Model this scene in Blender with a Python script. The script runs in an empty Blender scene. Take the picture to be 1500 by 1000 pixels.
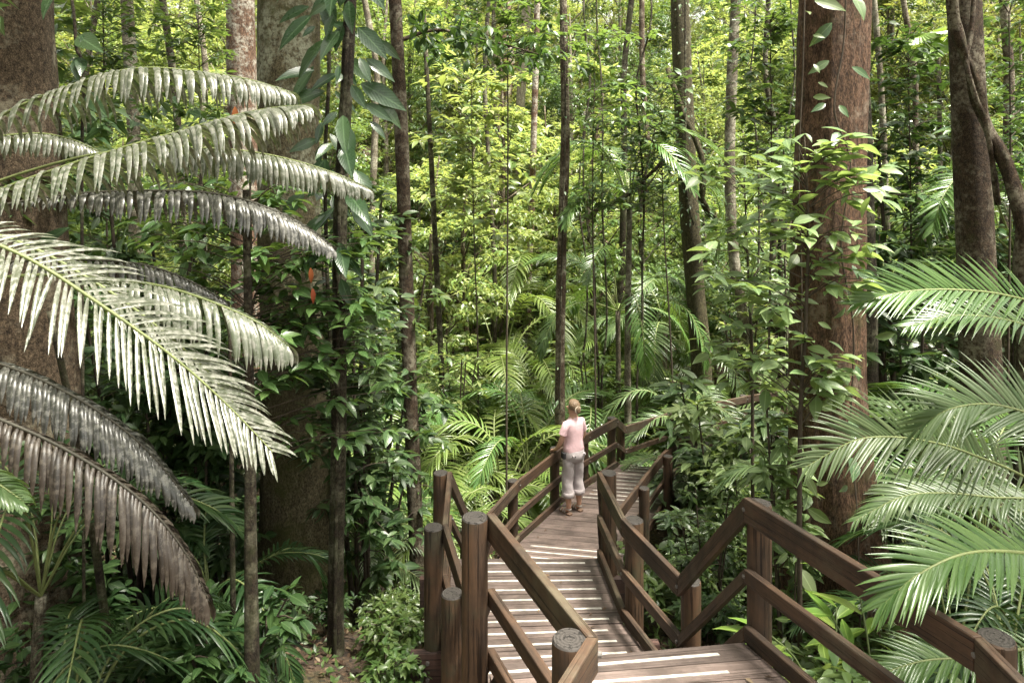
import bpy, math, random
import numpy as np
from mathutils import Vector, Matrix

PI = math.pi
scene = bpy.context.scene
COL = scene.collection

# ------------------------------------------------------------------ camera, sky, sun, exposure
cam_d = bpy.data.cameras.new('camera')
cam = bpy.data.objects.new('camera', cam_d)
COL.objects.link(cam)
cam.location = (0, 0, 0)
cam.rotation_euler = (PI / 2, 0, 0)
cam_d.sensor_width = 36
cam_d.lens = 24
cam_d.shift_y = -0.1533
cam_d.clip_end = 1000
scene.camera = cam

SUN_EL, SUN_AZ = math.radians(71), math.radians(115)
world = bpy.data.worlds.new('World')
scene.world = world
world.use_nodes = True
wn = world.node_tree.nodes
sky = wn.new('ShaderNodeTexSky')
sky.sky_type = 'NISHITA'
sky.sun_disc = False
sky.sun_elevation = SUN_EL
sky.sun_rotation = SUN_AZ
sky.air_density = 1.0
sky.dust_density = 4.0
sky.ozone_density = 0.6
whs = wn.new('ShaderNodeHueSaturation')              # thin bright cloud: most of the blue is gone
whs.inputs['Saturation'].default_value = 0.25
world.node_tree.links.new(sky.outputs[0], whs.inputs['Color'])
wtint = wn.new('ShaderNodeMix'); wtint.data_type = 'RGBA'; wtint.blend_type = 'MULTIPLY'
wtint.inputs[0].default_value = 1.0; wtint.inputs[7].default_value = (1.0, 0.96, 0.86, 1)
world.node_tree.links.new(whs.outputs[0], wtint.inputs[6])
world.node_tree.links.new(wtint.outputs[2], wn['Background'].inputs[0])
wn['Background'].inputs[1].default_value = 0.10
sun_d = bpy.data.lights.new('sun', 'SUN')
sun_d.energy = 5.0
sun_d.angle = math.radians(14)
sun_d.color = (1.0, 0.95, 0.84)
sun = bpy.data.objects.new('sun', sun_d)
COL.objects.link(sun)
# direction TO the sun: azimuth measured clockwise from +Y
sdir = Vector((math.sin(SUN_AZ) * math.cos(SUN_EL), math.cos(SUN_AZ) * math.cos(SUN_EL), math.sin(SUN_EL)))
sun.rotation_euler = sdir.to_track_quat('Z', 'Y').to_euler()
sun.location = sdir * 60

scene.view_settings.view_transform = 'Standard'
scene.view_settings.look = 'None'
scene.view_settings.gamma = 1
scene.view_settings.exposure = 2.32
cy = scene.cycles
cy.max_bounces = 7
cy.diffuse_bounces = 4
cy.glossy_bounces = 2
cy.transmission_bounces = 3
cy.transparent_max_bounces = 4
cy.caustics_reflective = False
cy.caustics_refractive = False
cy.sample_clamp_indirect = 6
cy.use_denoising = True

# ------------------------------------------------------------------ helpers
def P(px, py, d):
    """the point at depth d (metres in front of the camera) seen at photo pixel px, py"""
    return Vector(((px - 750) * d / 1000.0, d, (270 - py) * d / 1000.0))

class G:
    """collects geometry, then links it as one mesh object"""
    def __init__(s):
        s.V, s.Q, s.T, s.U, s.n = [], [], [], [], 0
    def add(s, V, Q=None, T=None, uv=None):
        V = np.asarray(V, float).reshape(-1, 3)
        if Q is not None and len(Q): s.Q.append(np.asarray(Q, np.int64).reshape(-1, 4) + s.n)
        if T is not None and len(T): s.T.append(np.asarray(T, np.int64).reshape(-1, 3) + s.n)
        s.V.append(V)
        s.U.append(np.zeros((len(V), 2)) if uv is None else np.asarray(uv, float).reshape(-1, 2))
        s.n += len(V)
        return s
    def mesh(s, name, mat, smooth=True, origin=None):
        V = np.concatenate(s.V) if s.V else np.zeros((0, 3))
        if origin is not None: V = V - np.array(origin)[None, :]
        U = np.concatenate(s.U)
        Q = np.concatenate(s.Q) if s.Q else np.zeros((0, 4), np.int64)
        T = np.concatenate(s.T) if s.T else np.zeros((0, 3), np.int64)
        me = bpy.data.meshes.new(name)
        me.vertices.add(len(V)); me.vertices.foreach_set('co', V.astype(np.float32).ravel())
        loops = np.concatenate([Q.ravel(), T.ravel()]).astype(np.int32)
        me.loops.add(len(loops)); me.loops.foreach_set('vertex_index', loops)
        npoly = len(Q) + len(T)
        me.polygons.add(npoly)
        starts = np.concatenate([np.arange(len(Q)) * 4, len(Q) * 4 + np.arange(len(T)) * 3]).astype(np.int32)
        me.polygons.foreach_set('loop_start', starts)
        uvl = me.uv_layers.new(name='UVMap')
        uvl.data.foreach_set('uv', U[loops].astype(np.float32).ravel())
        me.polygons.foreach_set('use_smooth', np.full(npoly, bool(smooth)))
        me.materials.append(mat)
        me.update(calc_edges=True)
        return me

def obj(name, me, parent=None, loc=None):
    o = bpy.data.objects.new(name, me)
    COL.objects.link(o)
    if parent is not None: o.parent = parent
    if loc is not None: o.location = loc
    return o

def tag(o, label=None, cat=None, group=None, kind=None):
    if label: o['label'] = label
    if cat: o['category'] = cat
    if group: o['group'] = group
    if kind: o['kind'] = kind
    return o

def thing(name, label, cat, loc=(0, 0, 0), rz=0.0, group=None):
    o = bpy.data.objects.new(name, None)
    COL.objects.link(o)
    o.empty_display_size = 0.2
    o.location = loc
    o.rotation_euler = (0, 0, rz)
    return tag(o, label, cat, group)

def copy_tree(o, parent=None):
    c = o.copy(); COL.objects.link(c)
    if parent is not None: c.parent = parent
    for ch in list(o.children): copy_tree(ch, c)
    return c

def nrm(a):
    return a / np.maximum(np.linalg.norm(a, axis=-1, keepdims=True), 1e-9)

def catmull(pts, n):
    pts = [Vector(p) for p in pts]
    if len(pts) == 2: return [pts[0].lerp(pts[1], i / (n - 1)) for i in range(n)]
    ext = [pts[0] * 2 - pts[1]] + pts + [pts[-1] * 2 - pts[-2]]
    m = len(pts) - 1
    out = []
    for i in range(n):
        t = i / (n - 1) * m
        k = min(int(t), m - 1); f = t - k
        a, b, c, d = ext[k], ext[k + 1], ext[k + 2], ext[k + 3]
        out.append(0.5 * ((2 * b) + (c - a) * f + (2 * a - 5 * b + 4 * c - d) * f * f + (3 * b - a - 3 * c + d) * f ** 3))
    return out

def tube(g, pts, rad, n=8, bump=None, cap=True):
    """a tapered tube through pts; bump(theta, length, k) multiplies the radius"""
    pts = np.array([list(p) for p in pts], float)
    m = len(pts)
    rad = np.interp(np.linspace(0, 1, m), np.linspace(0, 1, len(rad)), rad)
    tan = nrm(np.gradient(pts, axis=0))
    up = np.array([1.0, 0, 0]) if abs(tan[0][2]) > 0.7 else np.array([0, 0, 1.0])
    a = nrm(up - tan[0] * up.dot(tan[0]))
    th = np.linspace(0, 2 * PI, n, endpoint=False)
    L = np.concatenate([[0], np.cumsum(np.linalg.norm(np.diff(pts, axis=0), axis=1))])
    V, U = [], []
    for i in range(m):
        a = nrm(a - tan[i] * a.dot(tan[i]))
        b = np.cross(tan[i], a)
        r = np.full(n, rad[i])
        if bump is not None: r = r * bump(th, L[i], i)
        V.append(pts[i] + np.outer(r * np.cos(th), a) + np.outer(r * np.sin(th), b))
        U.append(np.stack([th / (2 * PI), np.full(n, L[i])], 1))
    V = np.concatenate(V); U = np.concatenate(U)
    i0 = np.arange(m - 1)[:, None] * n + np.arange(n)[None, :]
    i1 = np.arange(m - 1)[:, None] * n + (np.arange(n)[None, :] + 1) % n
    Q = np.stack([i0, i1, i1 + n, i0 + n], -1).reshape(-1, 4)
    T = []
    if cap:
        V = np.concatenate([V, pts[:1], pts[-1:]]); U = np.concatenate([U, [[0, 0]], [[0, L[-1]]]])
        for k in range(n):
            T.append([m * n, (k + 1) % n, k]); T.append([m * n + 1, (m - 1) * n + k, (m - 1) * n + (k + 1) % n])
    g.add(V, Q, T, U)

BOXF = [[0, 3, 2, 1], [4, 5, 6, 7], [0, 1, 5, 4], [1, 2, 6, 5], [2, 3, 7, 6], [3, 0, 4, 7]]
def hexa(g, b4, t4, ulen=1.0, vlen=0.14, off=0.0):
    """a box given by its four bottom and four top corners (same order); faces unshared so edges stay crisp; length runs 0->1"""
    c = [Vector(p) for p in list(b4) + list(t4)]
    L = (c[1] - c[0]).length; Wd = (c[3] - c[0]).length; H = (c[4] - c[0]).length
    cu = [0, L, L, 0, 0, L, L, 0]
    for f in BOXF:
        V = [c[i] for i in f]
        U = []
        for i in f:
            v = (Wd if i in (2, 3, 6, 7) else 0) + (H if i > 3 else 0)
            U.append((cu[i] + off, v + off * 0.37))
        g.add([list(v) for v in V], [[0, 1, 2, 3]], None, U)

# ------------------------------------------------------------------ materials
def nt(name):
    m = bpy.data.materials.new(name); m.use_nodes = True
    t = m.node_tree
    return m, t, t.nodes, t.links, t.nodes['Principled BSDF']

def ramp(nodes, stops):
    r = nodes.new('ShaderNodeValToRGB')
    while len(r.color_ramp.elements) < len(stops): r.color_ramp.elements.new(0.5)
    for e, (p, c) in zip(r.color_ramp.elements, stops):
        e.position = p; e.color = (*c, 1)
    return r

def noise(nodes, links, vec, scale, detail=4, rough=0.6, dim='3D'):
    n = nodes.new('ShaderNodeTexNoise')
    n.inputs['Scale'].default_value = scale
    n.inputs['Detail'].default_value = detail
    n.inputs['Roughness'].default_value = rough
    if vec is not None: links.new(vec, n.inputs['Vector'])
    return n

def mixc(nodes, links, a, b, fac, mode='MIX'):
    m = nodes.new('ShaderNodeMix'); m.data_type = 'RGBA'; m.blend_type = mode
    for s, v in ((m.inputs[6], a), (m.inputs[7], b), (m.inputs[0], fac)):
        if hasattr(v, 'is_linked') or hasattr(v, 'links'): links.new(v, s)
        elif isinstance(v, (int, float)): s.default_value = v
        else: s.default_value = (*v, 1)
    return m.outputs[2]

def leaf_mat(name, cols, trans, tfac=0.35, rough=0.38, spec=0.5, blotch=0.0, blotch_col=(0.4, 0.4, 0.35), hvar=0.15, veins=False):
    m, t, N, L, bs = nt(name)
    geo = N.new('ShaderNodeNewGeometry')
    r = ramp(N, [(i / max(1, len(cols) - 1), c) for i, c in enumerate(cols)])
    L.new(geo.outputs['Random Per Island'], r.inputs[0])
    oi = N.new('ShaderNodeObjectInfo')
    hs = N.new('ShaderNodeHueSaturation')
    mr = N.new('ShaderNodeMapRange'); mr.inputs[3].default_value = 1 - hvar; mr.inputs[4].default_value = 1 + hvar
    L.new(oi.outputs['Random'], mr.inputs[0]); L.new(mr.outputs[0], hs.inputs['Value'])
    mh = N.new('ShaderNodeMapRange'); mh.inputs[3].default_value = 0.488; mh.inputs[4].default_value = 0.508
    L.new(oi.outputs['Random'], mh.inputs[0]); L.new(mh.outputs[0], hs.inputs['Hue'])
    L.new(r.outputs[0], hs.inputs['Color'])
    col = hs.outputs[0]
    tc = N.new('ShaderNodeTexCoord')
    if blotch > 0:
        nz = noise(N, L, tc.outputs['Object'], 26, 5, 0.7)
        rb = ramp(N, [(0.5 - 0.1 * blotch, (0, 0, 0)), (0.62 - 0.1 * blotch, (1, 1, 1))])
        L.new(nz.outputs[0], rb.inputs[0])
        col = mixc(N, L, col, blotch_col, rb.outputs[0])
    if veins:
        su = N.new('ShaderNodeSeparateXYZ'); L.new(tc.outputs['UV'], su.inputs[0])
        ab = N.new('ShaderNodeMath'); ab.operation = 'ABSOLUTE'; L.new(su.outputs[0], ab.inputs[0])
        rv = ramp(N, [(0.015, (1, 1, 1)), (0.05, (0, 0, 0))]); L.new(ab.outputs[0], rv.inputs[0])
        m1 = N.new('ShaderNodeMath'); m1.operation = 'MULTIPLY_ADD'; m1.inputs[1].default_value = -0.7; L.new(ab.outputs[0], m1.inputs[0]); L.new(su.outputs[1], m1.inputs[2])
        m2 = N.new('ShaderNodeMath'); m2.operation = 'MULTIPLY'; m2.inputs[1].default_value = 60; L.new(m1.outputs[0], m2.inputs[0])
        m3 = N.new('ShaderNodeMath'); m3.operation = 'SINE'; L.new(m2.outputs[0], m3.inputs[0])
        fm = N.new('ShaderNodeMath'); fm.operation = 'MULTIPLY'; fm.inputs[1].default_value = 0.45; L.new(rv.outputs[0], fm.inputs[0])
        col = mixc(N, L, col, [min(1, x * 2.2 + .03) for x in cols[-1]], fm.outputs[0])
        bp = N.new('ShaderNodeBump'); bp.inputs['Strength'].default_value = 0.10; bp.inputs['Distance'].default_value = 0.006
        L.new(m3.outputs[0], bp.inputs['Height']); L.new(bp.outputs[0], bs.inputs['Normal'])
    L.new(col, bs.inputs['Base Color'])
    nr = noise(N, L, tc.outputs['Object'], 9, 2)
    rr = N.new('ShaderNodeMapRange'); rr.inputs[3].default_value = rough - 0.12; rr.inputs[4].default_value = rough + 0.16
    L.new(nr.outputs[0], rr.inputs[0]); L.new(rr.outputs[0], bs.inputs['Roughness'])
    bs.inputs['Specular IOR Level'].default_value = spec
    tr = N.new('ShaderNodeBsdfTranslucent')
    tcol = mixc(N, L, col, trans, 0.65)
    L.new(tcol, tr.inputs[0])
    mx = N.new('ShaderNodeMixShader'); mx.inputs[0].default_value = tfac
    L.new(bs.outputs[0], mx.inputs[1]); L.new(tr.outputs[0], mx.inputs[2])
    L.new(mx.outputs[0], N['Material Output'].inputs[0])
    return m

def bark_mat(name, c1, c2, lichen=None, lich_amt=0.5, moss=None, moss_amt=0.45, vscale=1.0, bump=0.6, scale=6, lich_z=None):
    m, t, N, L, bs = nt(name)
    tc = N.new('ShaderNodeTexCoord')
    mp = N.new('ShaderNodeMapping'); mp.inputs['Scale'].default_value = (scale, scale, scale * 0.22 * vscale)
    L.new(tc.outputs['Object'], mp.inputs[0])
    n1 = noise(N, L, mp.outputs[0], 3.0, 8, 0.68)
    r1 = ramp(N, [(0.33, c1), (0.5, [x * 0.55 + y * 0.45 for x, y in zip(c1, c2)]), (0.68, c2)])
    L.new(n1.outputs[0], r1.inputs[0])
    nf = noise(N, L, mp.outputs[0], 11.0, 6, 0.75)
    rf = ramp(N, [(0.40, (0.32, 0.30, 0.28)), (0.60, (1.45, 1.43, 1.40))]); L.new(nf.outputs[0], rf.inputs[0])
    col = mixc(N, L, r1.outputs[0], rf.outputs[0], 1.0, 'MULTIPLY')
    n2 = noise(N, L, tc.outputs['Object'], 2.3, 6, 0.7)
    if lichen:
        rl = ramp(N, [(0.62 - 0.16 * lich_amt, (0, 0, 0)), (0.72 - 0.16 * lich_amt, (1, 1, 1))])
        L.new(n2.outputs[0], rl.inputs[0])
        n2b = noise(N, L, tc.outputs['Object'], 19, 4, 0.7)
        rl2 = ramp(N, [(0.38, (0, 0, 0)), (0.56, (1, 1, 1))]); L.new(n2b.outputs[0], rl2.inputs[0])
        f = mixc(N, L, rl.outputs[0], rl2.outputs[0], 1.0, 'MULTIPLY')
        if lich_z:                       # pale lichen grows on the upper trunk only
            sz = N.new('ShaderNodeSeparateXYZ'); L.new(tc.outputs['Object'], sz.inputs[0])
            mz = N.new('ShaderNodeMapRange'); mz.inputs[1].default_value = lich_z[0]; mz.inputs[2].default_value = lich_z[1]
            L.new(sz.outputs[2], mz.inputs[0])
            f = mixc(N, L, (0, 0, 0), f, mz.outputs[0])
        col = mixc(N, L, col, lichen, f)
    if moss:
        n3 = noise(N, L, tc.outputs['Object'], 1.7, 7, 0.72)
        rm = ramp(N, [(0.66 - 0.22 * moss_amt, (0, 0, 0)), (0.78 - 0.2 * moss_amt, (1, 1, 1))])
        L.new(n3.outputs[1], rm.inputs[0])
        col = mixc(N, L, col, moss, rm.outputs[0])
    L.new(col, bs.inputs['Base Color'])
    bs.inputs['Roughness'].default_value = 0.85
    bs.inputs['Specular IOR Level'].default_value = 0.25
    n4 = noise(N, L, mp.outputs[0], 5.0, 9, 0.75)
    bp = N.new('ShaderNodeBump'); bp.inputs['Strength'].default_value = min(1, bump * 1.3); bp.inputs['Distance'].default_value = 0.05
    L.new(n4.outputs[0], bp.inputs['Height']); L.new(bp.outputs[0], bs.inputs['Normal'])
    return m

def wood_mat(name, c1, c2, stain, rough=0.6, rings=False, moss=None, crack=0.25):
    m, t, N, L, bs = nt(name)
    tc = N.new('ShaderNodeTexCoord')
    geo = N.new('ShaderNodeNewGeometry')
    src = tc.outputs['Object'] if rings else tc.outputs['UV']
    off = N.new('ShaderNodeVectorMath'); off.operation = 'ADD'
    sc = N.new('ShaderNodeVectorMath'); sc.operation = 'SCALE'; sc.inputs[0].default_value = (17.3, 9.1, 5.7)
    oi = N.new('ShaderNodeObjectInfo')
    L.new(oi.outputs['Random'], sc.inputs['Scale'])
    L.new(src, off.inputs[0]); L.new(sc.outputs[0], off.inputs[1])
    mp = N.new('ShaderNodeMapping')
    mp.inputs['Scale'].default_value = (9, 9, 0.9) if rings else (1.1, 16, 1)
    L.new(off.outputs[0], mp.inputs[0])
    n1 = noise(N, L, mp.outputs[0], 3.2, 7, 0.65)
    r1 = ramp(N, [(0.3, c1), (0.72, c2)]); L.new(n1.outputs[0], r1.inputs[0])
    col = r1.outputs[0]
    if not rings:
        rv = N.new('ShaderNodeMapRange'); rv.inputs[3].default_value = 0.72; rv.inputs[4].default_value = 1.22
        L.new(geo.outputs['Random Per Island'], rv.inputs[0])
    n2 = noise(N, L, off.outputs[0], 3.1 if not rings else 2.2, 6, 0.68)
    r2 = ramp(N, [(0.42, (0, 0, 0)), (0.64, (1, 1, 1))]); L.new(n2.outputs[0], r2.inputs[0])
    f2 = N.new('ShaderNodeMath'); f2.operation = 'MULTIPLY'; f2.inputs[1].default_value = 0.75
    L.new(r2.outputs[0], f2.inputs[0])
    col = mixc(N, L, col, stain, f2.outputs[0])
    if moss:
        n5 = noise(N, L, off.outputs[0], 1.6, 6, 0.7)
        r5 = ramp(N, [(0.53, (0, 0, 0)), (0.68, (1, 1, 1))]); L.new(n5.outputs[0], r5.inputs[0])
        col = mixc(N, L, col, moss, r5.outputs[0])
    if rings:
        sx = N.new('ShaderNodeSeparateXYZ'); L.new(tc.outputs['Object'], sx.inputs[0])
        ln = N.new('ShaderNodeVectorMath'); ln.operation = 'LENGTH'
        cx = N.new('ShaderNodeCombineXYZ'); L.new(sx.outputs[0], cx.inputs[0]); L.new(sx.outputs[1], cx.inputs[1])
        L.new(cx.outputs[0], ln.inputs[0])
        ml = N.new('ShaderNodeMath'); ml.operation = 'MULTIPLY'; ml.inputs[1].default_value = 420
        L.new(ln.outputs['Value'], ml.inputs[0])
        sn = N.new('ShaderNodeMath'); sn.operation = 'SINE'; L.new(ml.outputs[0], sn.inputs[0])
        rr = ramp(N, [(0.2, (0.028, 0.024, 0.021)), (0.9, (0.046, 0.040, 0.036))])
        mr = N.new('ShaderNodeMapRange'); mr.inputs[1].default_value = -1; L.new(sn.outputs[0], mr.inputs[0])
        L.new(mr.outputs[0], rr.inputs[0])
        sg = N.new('ShaderNodeSeparateXYZ'); L.new(geo.outputs['True Normal'], sg.inputs[0])
        gt = N.new('ShaderNodeMath'); gt.operation = 'GREATER_THAN'; gt.inputs[1].default_value = 0.6
        L.new(sg.outputs[2], gt.inputs[0])
        col = mixc(N, L, col, rr.outputs[0], gt.outputs[0])
    else:
        hs = N.new('ShaderNodeHueSaturation'); L.new(rv.outputs[0], hs.inputs['Value']); L.new(col, hs.inputs['Color'])
        col = hs.outputs[0]
    L.new(col, bs.inputs['Base Color'])
    rm = N.new('ShaderNodeMapRange'); rm.inputs[3].default_value = rough - 0.15; rm.inputs[4].default_value = rough + 0.2
    L.new(n2.outputs[0], rm.inputs[0]); L.new(rm.outputs[0], bs.inputs['Roughness'])
    bs.inputs['Specular IOR Level'].default_value = 0.35
    mp2 = N.new('ShaderNodeMapping'); mp2.inputs['Scale'].default_value = (30, 30, 0.8) if rings else (0.7, 42, 1)
    L.new(off.outputs[0], mp2.inputs[0])
    n7 = noise(N, L, mp2.outputs[0], 2.0, 4, 0.6)
    r7 = ramp(N, [(0.36, (crack, crack * .93, crack * .88)), (0.44, (1, 1, 1))]); L.new(n7.outputs[0], r7.inputs[0])
    col = mixc(N, L, col, r7.outputs[0], 1.0, 'MULTIPLY')
    L.new(col, bs.inputs['Base Color'])
    bp = N.new('ShaderNodeBump'); bp.inputs['Strength'].default_value = 0.7; bp.inputs['Distance'].default_value = 0.008
    L.new(r7.outputs[0], bp.inputs['Height']); L.new(bp.outputs[0], bs.inputs['Normal'])
    return m

def plain(name, col, rough=0.6, var=0.15, scale=30, spec=0.4, bump=0.0):
    m, t, N, L, bs = nt(name)
    tc = N.new('ShaderNodeTexCoord')
    n = noise(N, L, tc.outputs['Object'], scale, 4)
    r = ramp(N, [(0.3, [c * (1 - var) for c in col]), (0.7, [min(1, c * (1 + var)) for c in col])])
    L.new(n.outputs[0], r.inputs[0]); L.new(r.outputs[0], bs.inputs['Base Color'])
    bs.inputs['Roughness'].default_value = rough
    bs.inputs['Specular IOR Level'].default_value = spec
    if bump:
        bp = N.new('ShaderNodeBump'); bp.inputs['Strength'].default_value = bump; bp.inputs['Distance'].default_value = 0.02
        L.new(n.outputs[0], bp.inputs['Height']); L.new(bp.outputs[0], bs.inputs['Normal'])
    return m

M = {}
M['rail'] = wood_mat('rail_timber', (0.042, 0.024, 0.014), (0.115, 0.066, 0.039), (0.026, 0.020, 0.015), 0.6, moss=(0.095, 0.078, 0.050))
M['post'] = wood_mat('post_timber', (0.040, 0.024, 0.015), (0.120, 0.068, 0.038), (0.026, 0.022, 0.017), 0.6, rings=True, moss=(0.052, 0.052, 0.030))
M['deck'] = wood_mat('deck_timber', (0.098, 0.071, 0.061), (0.200, 0.153, 0.135), (0.054, 0.041, 0.034), 0.48, crack=0.5)
M['bearer'] = wood_mat('bearer_timber', (0.06, 0.032, 0.026), (0.12, 0.065, 0.05), (0.03, 0.025, 0.022), 0.7)
M['strip'] = plain('white_strip', (0.47, 0.445, 0.40), 0.65, 0.4, 14)
M['steel'] = plain('bolt_steel', (0.11, 0.10, 0.09), 0.55, 0.2, 80)
# foliage
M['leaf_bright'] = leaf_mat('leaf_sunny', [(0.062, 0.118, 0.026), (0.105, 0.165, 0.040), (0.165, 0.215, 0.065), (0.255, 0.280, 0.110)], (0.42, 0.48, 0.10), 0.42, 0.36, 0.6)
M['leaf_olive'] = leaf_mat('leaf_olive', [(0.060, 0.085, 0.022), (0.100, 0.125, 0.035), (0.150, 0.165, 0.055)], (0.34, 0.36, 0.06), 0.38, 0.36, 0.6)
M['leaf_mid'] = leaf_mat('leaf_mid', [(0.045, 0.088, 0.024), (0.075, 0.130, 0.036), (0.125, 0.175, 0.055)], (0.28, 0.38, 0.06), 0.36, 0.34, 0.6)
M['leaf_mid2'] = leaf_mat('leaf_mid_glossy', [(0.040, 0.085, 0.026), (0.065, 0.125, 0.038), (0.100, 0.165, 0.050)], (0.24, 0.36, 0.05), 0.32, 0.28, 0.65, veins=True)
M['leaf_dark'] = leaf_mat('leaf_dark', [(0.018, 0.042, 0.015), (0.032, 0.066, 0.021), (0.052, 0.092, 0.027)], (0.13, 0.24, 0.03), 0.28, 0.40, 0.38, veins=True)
M['leaf_blue'] = leaf_mat('leaf_bluish', [(0.038, 0.078, 0.030), (0.062, 0.110, 0.042), (0.090, 0.138, 0.052)], (0.17, 0.27, 0.04), 0.25, 0.30, 0.6, veins=True)
M['leaf_big'] = leaf_mat('leaf_large', [(0.022, 0.050, 0.020), (0.036, 0.072, 0.030), (0.055, 0.095, 0.040)], (0.10, 0.19, 0.03), 0.2, 0.27, 0.6, veins=True)
M['leaf_pale'] = leaf_mat('leaf_pale', [(0.10, 0.16, 0.06), (0.15, 0.21, 0.09), (0.20, 0.26, 0.11)], (0.34, 0.46, 0.08), 0.4, 0.35, 0.55, veins=True)
M['leaf_ginger'] = leaf_mat('leaf_ginger', [(0.11, 0.20, 0.03), (0.16, 0.26, 0.05), (0.22, 0.30, 0.07)], (0.36, 0.5, 0.06), 0.4, 0.33, 0.5, veins=True)
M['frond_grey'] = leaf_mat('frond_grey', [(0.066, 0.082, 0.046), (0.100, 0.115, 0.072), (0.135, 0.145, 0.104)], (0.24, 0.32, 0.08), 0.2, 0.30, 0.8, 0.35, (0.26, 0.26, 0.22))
M['frond_grey_shaded'] = leaf_mat('frond_grey_shaded', [(0.032, 0.033, 0.027), (0.052, 0.052, 0.044), (0.078, 0.076, 0.066)], (0.15, 0.15, 0.08), 0.1, 0.30, 0.8, 0.2, (0.22, 0.215, 0.19))  # grey frond tones darkened to stand in for shade
M['frond_brown_shaded'] = leaf_mat('frond_brown_shaded', [(0.022, 0.017, 0.013), (0.040, 0.031, 0.024), (0.066, 0.051, 0.039)], (0.08, 0.06, 0.035), 0.08, 0.40, 0.5, 0.25, (0.105, 0.088, 0.070))  # withered brown, with shade on the lowest frond put into the colour
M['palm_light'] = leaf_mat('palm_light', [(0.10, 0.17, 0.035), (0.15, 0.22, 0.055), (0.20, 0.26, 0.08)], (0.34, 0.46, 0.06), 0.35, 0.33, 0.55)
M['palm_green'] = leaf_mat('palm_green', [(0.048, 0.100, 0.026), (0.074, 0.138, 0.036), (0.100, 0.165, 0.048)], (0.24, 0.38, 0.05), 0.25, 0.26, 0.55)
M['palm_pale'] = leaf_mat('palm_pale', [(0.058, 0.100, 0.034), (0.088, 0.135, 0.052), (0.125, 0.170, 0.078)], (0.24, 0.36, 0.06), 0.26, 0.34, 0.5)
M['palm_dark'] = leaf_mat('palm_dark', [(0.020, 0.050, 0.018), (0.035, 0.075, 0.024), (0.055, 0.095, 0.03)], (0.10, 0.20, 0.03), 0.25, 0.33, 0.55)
M['rachis'] = plain('frond_stalk', (0.16, 0.19, 0.07), 0.5, 0.25, 20)
M['rachis_dark'] = plain('frond_stalk_dark', (0.06, 0.055, 0.04), 0.6, 0.25, 20)
M['twig'] = plain('twig', (0.060, 0.045, 0.032), 0.85, 0.35, 14)
M['stem_green'] = plain('stem_green', (0.10, 0.13, 0.05), 0.6, 0.3, 14)
M['dead_leaf'] = leaf_mat('dead_leaf', [(0.20, 0.045, 0.016), (0.27, 0.085, 0.028)], (0.5, 0.15, 0.03), 0.3, 0.5, 0.3)
M['litter'] = leaf_mat('leaf_litter', [(0.045, 0.028, 0.018), (0.10, 0.062, 0.038), (0.17, 0.115, 0.07), (0.24, 0.19, 0.12)], (0.2, 0.12, 0.06), 0.1, 0.6, 0.3)
# barks
M['bark_red'] = bark_mat('bark_red', (0.036, 0.020, 0.012), (0.245, 0.145, 0.094), (0.26, 0.20, 0.15), 0.6, (0.095, 0.090, 0.032), 0.5, 1.5, 1.0, 9)
M['bark_olive'] = bark_mat('bark_olive', (0.030, 0.026, 0.014), (0.120, 0.105, 0.055), (0.20, 0.20, 0.13), 0.3, (0.060, 0.068, 0.020), 0.7, 2.0, 0.8, 8)
M['bark_brown'] = bark_mat('bark_brown', (0.038, 0.027, 0.019), (0.250, 0.185, 0.125), (0.34, 0.30, 0.22), 0.75, (0.070, 0.080, 0.026), 0.35, 3.6, 1.0, 9)
M['bark_moss'] = bark_mat('bark_moss', (0.085, 0.068, 0.042), (0.220, 0.190, 0.115), (0.42, 0.42, 0.31), 0.95, (0.085, 0.088, 0.028), 0.75, 2.5, 0.8, 6, lich_z=(2.5, 5.5))
M['bark_grey'] = bark_mat('bark_grey', (0.060, 0.050, 0.036), (0.185, 0.160, 0.115), (0.33, 0.31, 0.24), 0.9, (0.075, 0.088, 0.026), 0.5, 2.0, 0.7, 7)
M['bark_dark'] = bark_mat('bark_dark', (0.016, 0.013, 0.009), (0.070, 0.053, 0.036), (0.20, 0.19, 0.13), 0.85, (0.050, 0.060, 0.020), 0.7, 2.6, 0.7, 8)
M['bark_choc'] = bark_mat('bark_choc', (0.026, 0.018, 0.012), (0.125, 0.085, 0.056), (0.26, 0.23, 0.17), 0.9, (0.060, 0.068, 0.022), 0.5, 2.6, 0.9, 9)
M['bark_pale'] = bark_mat('bark_pale', (0.20, 0.17, 0.13), (0.48, 0.43, 0.35), (0.5, 0.47, 0.4), 0.4, None, 0, 1.5, 0.4, 6)
M['bark_rust'] = bark_mat('bark_rust', (0.060, 0.034, 0.023), (0.21, 0.130, 0.088), (0.42, 0.40, 0.34), 0.95, None, 0, 1.5, 0.6, 6)
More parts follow.
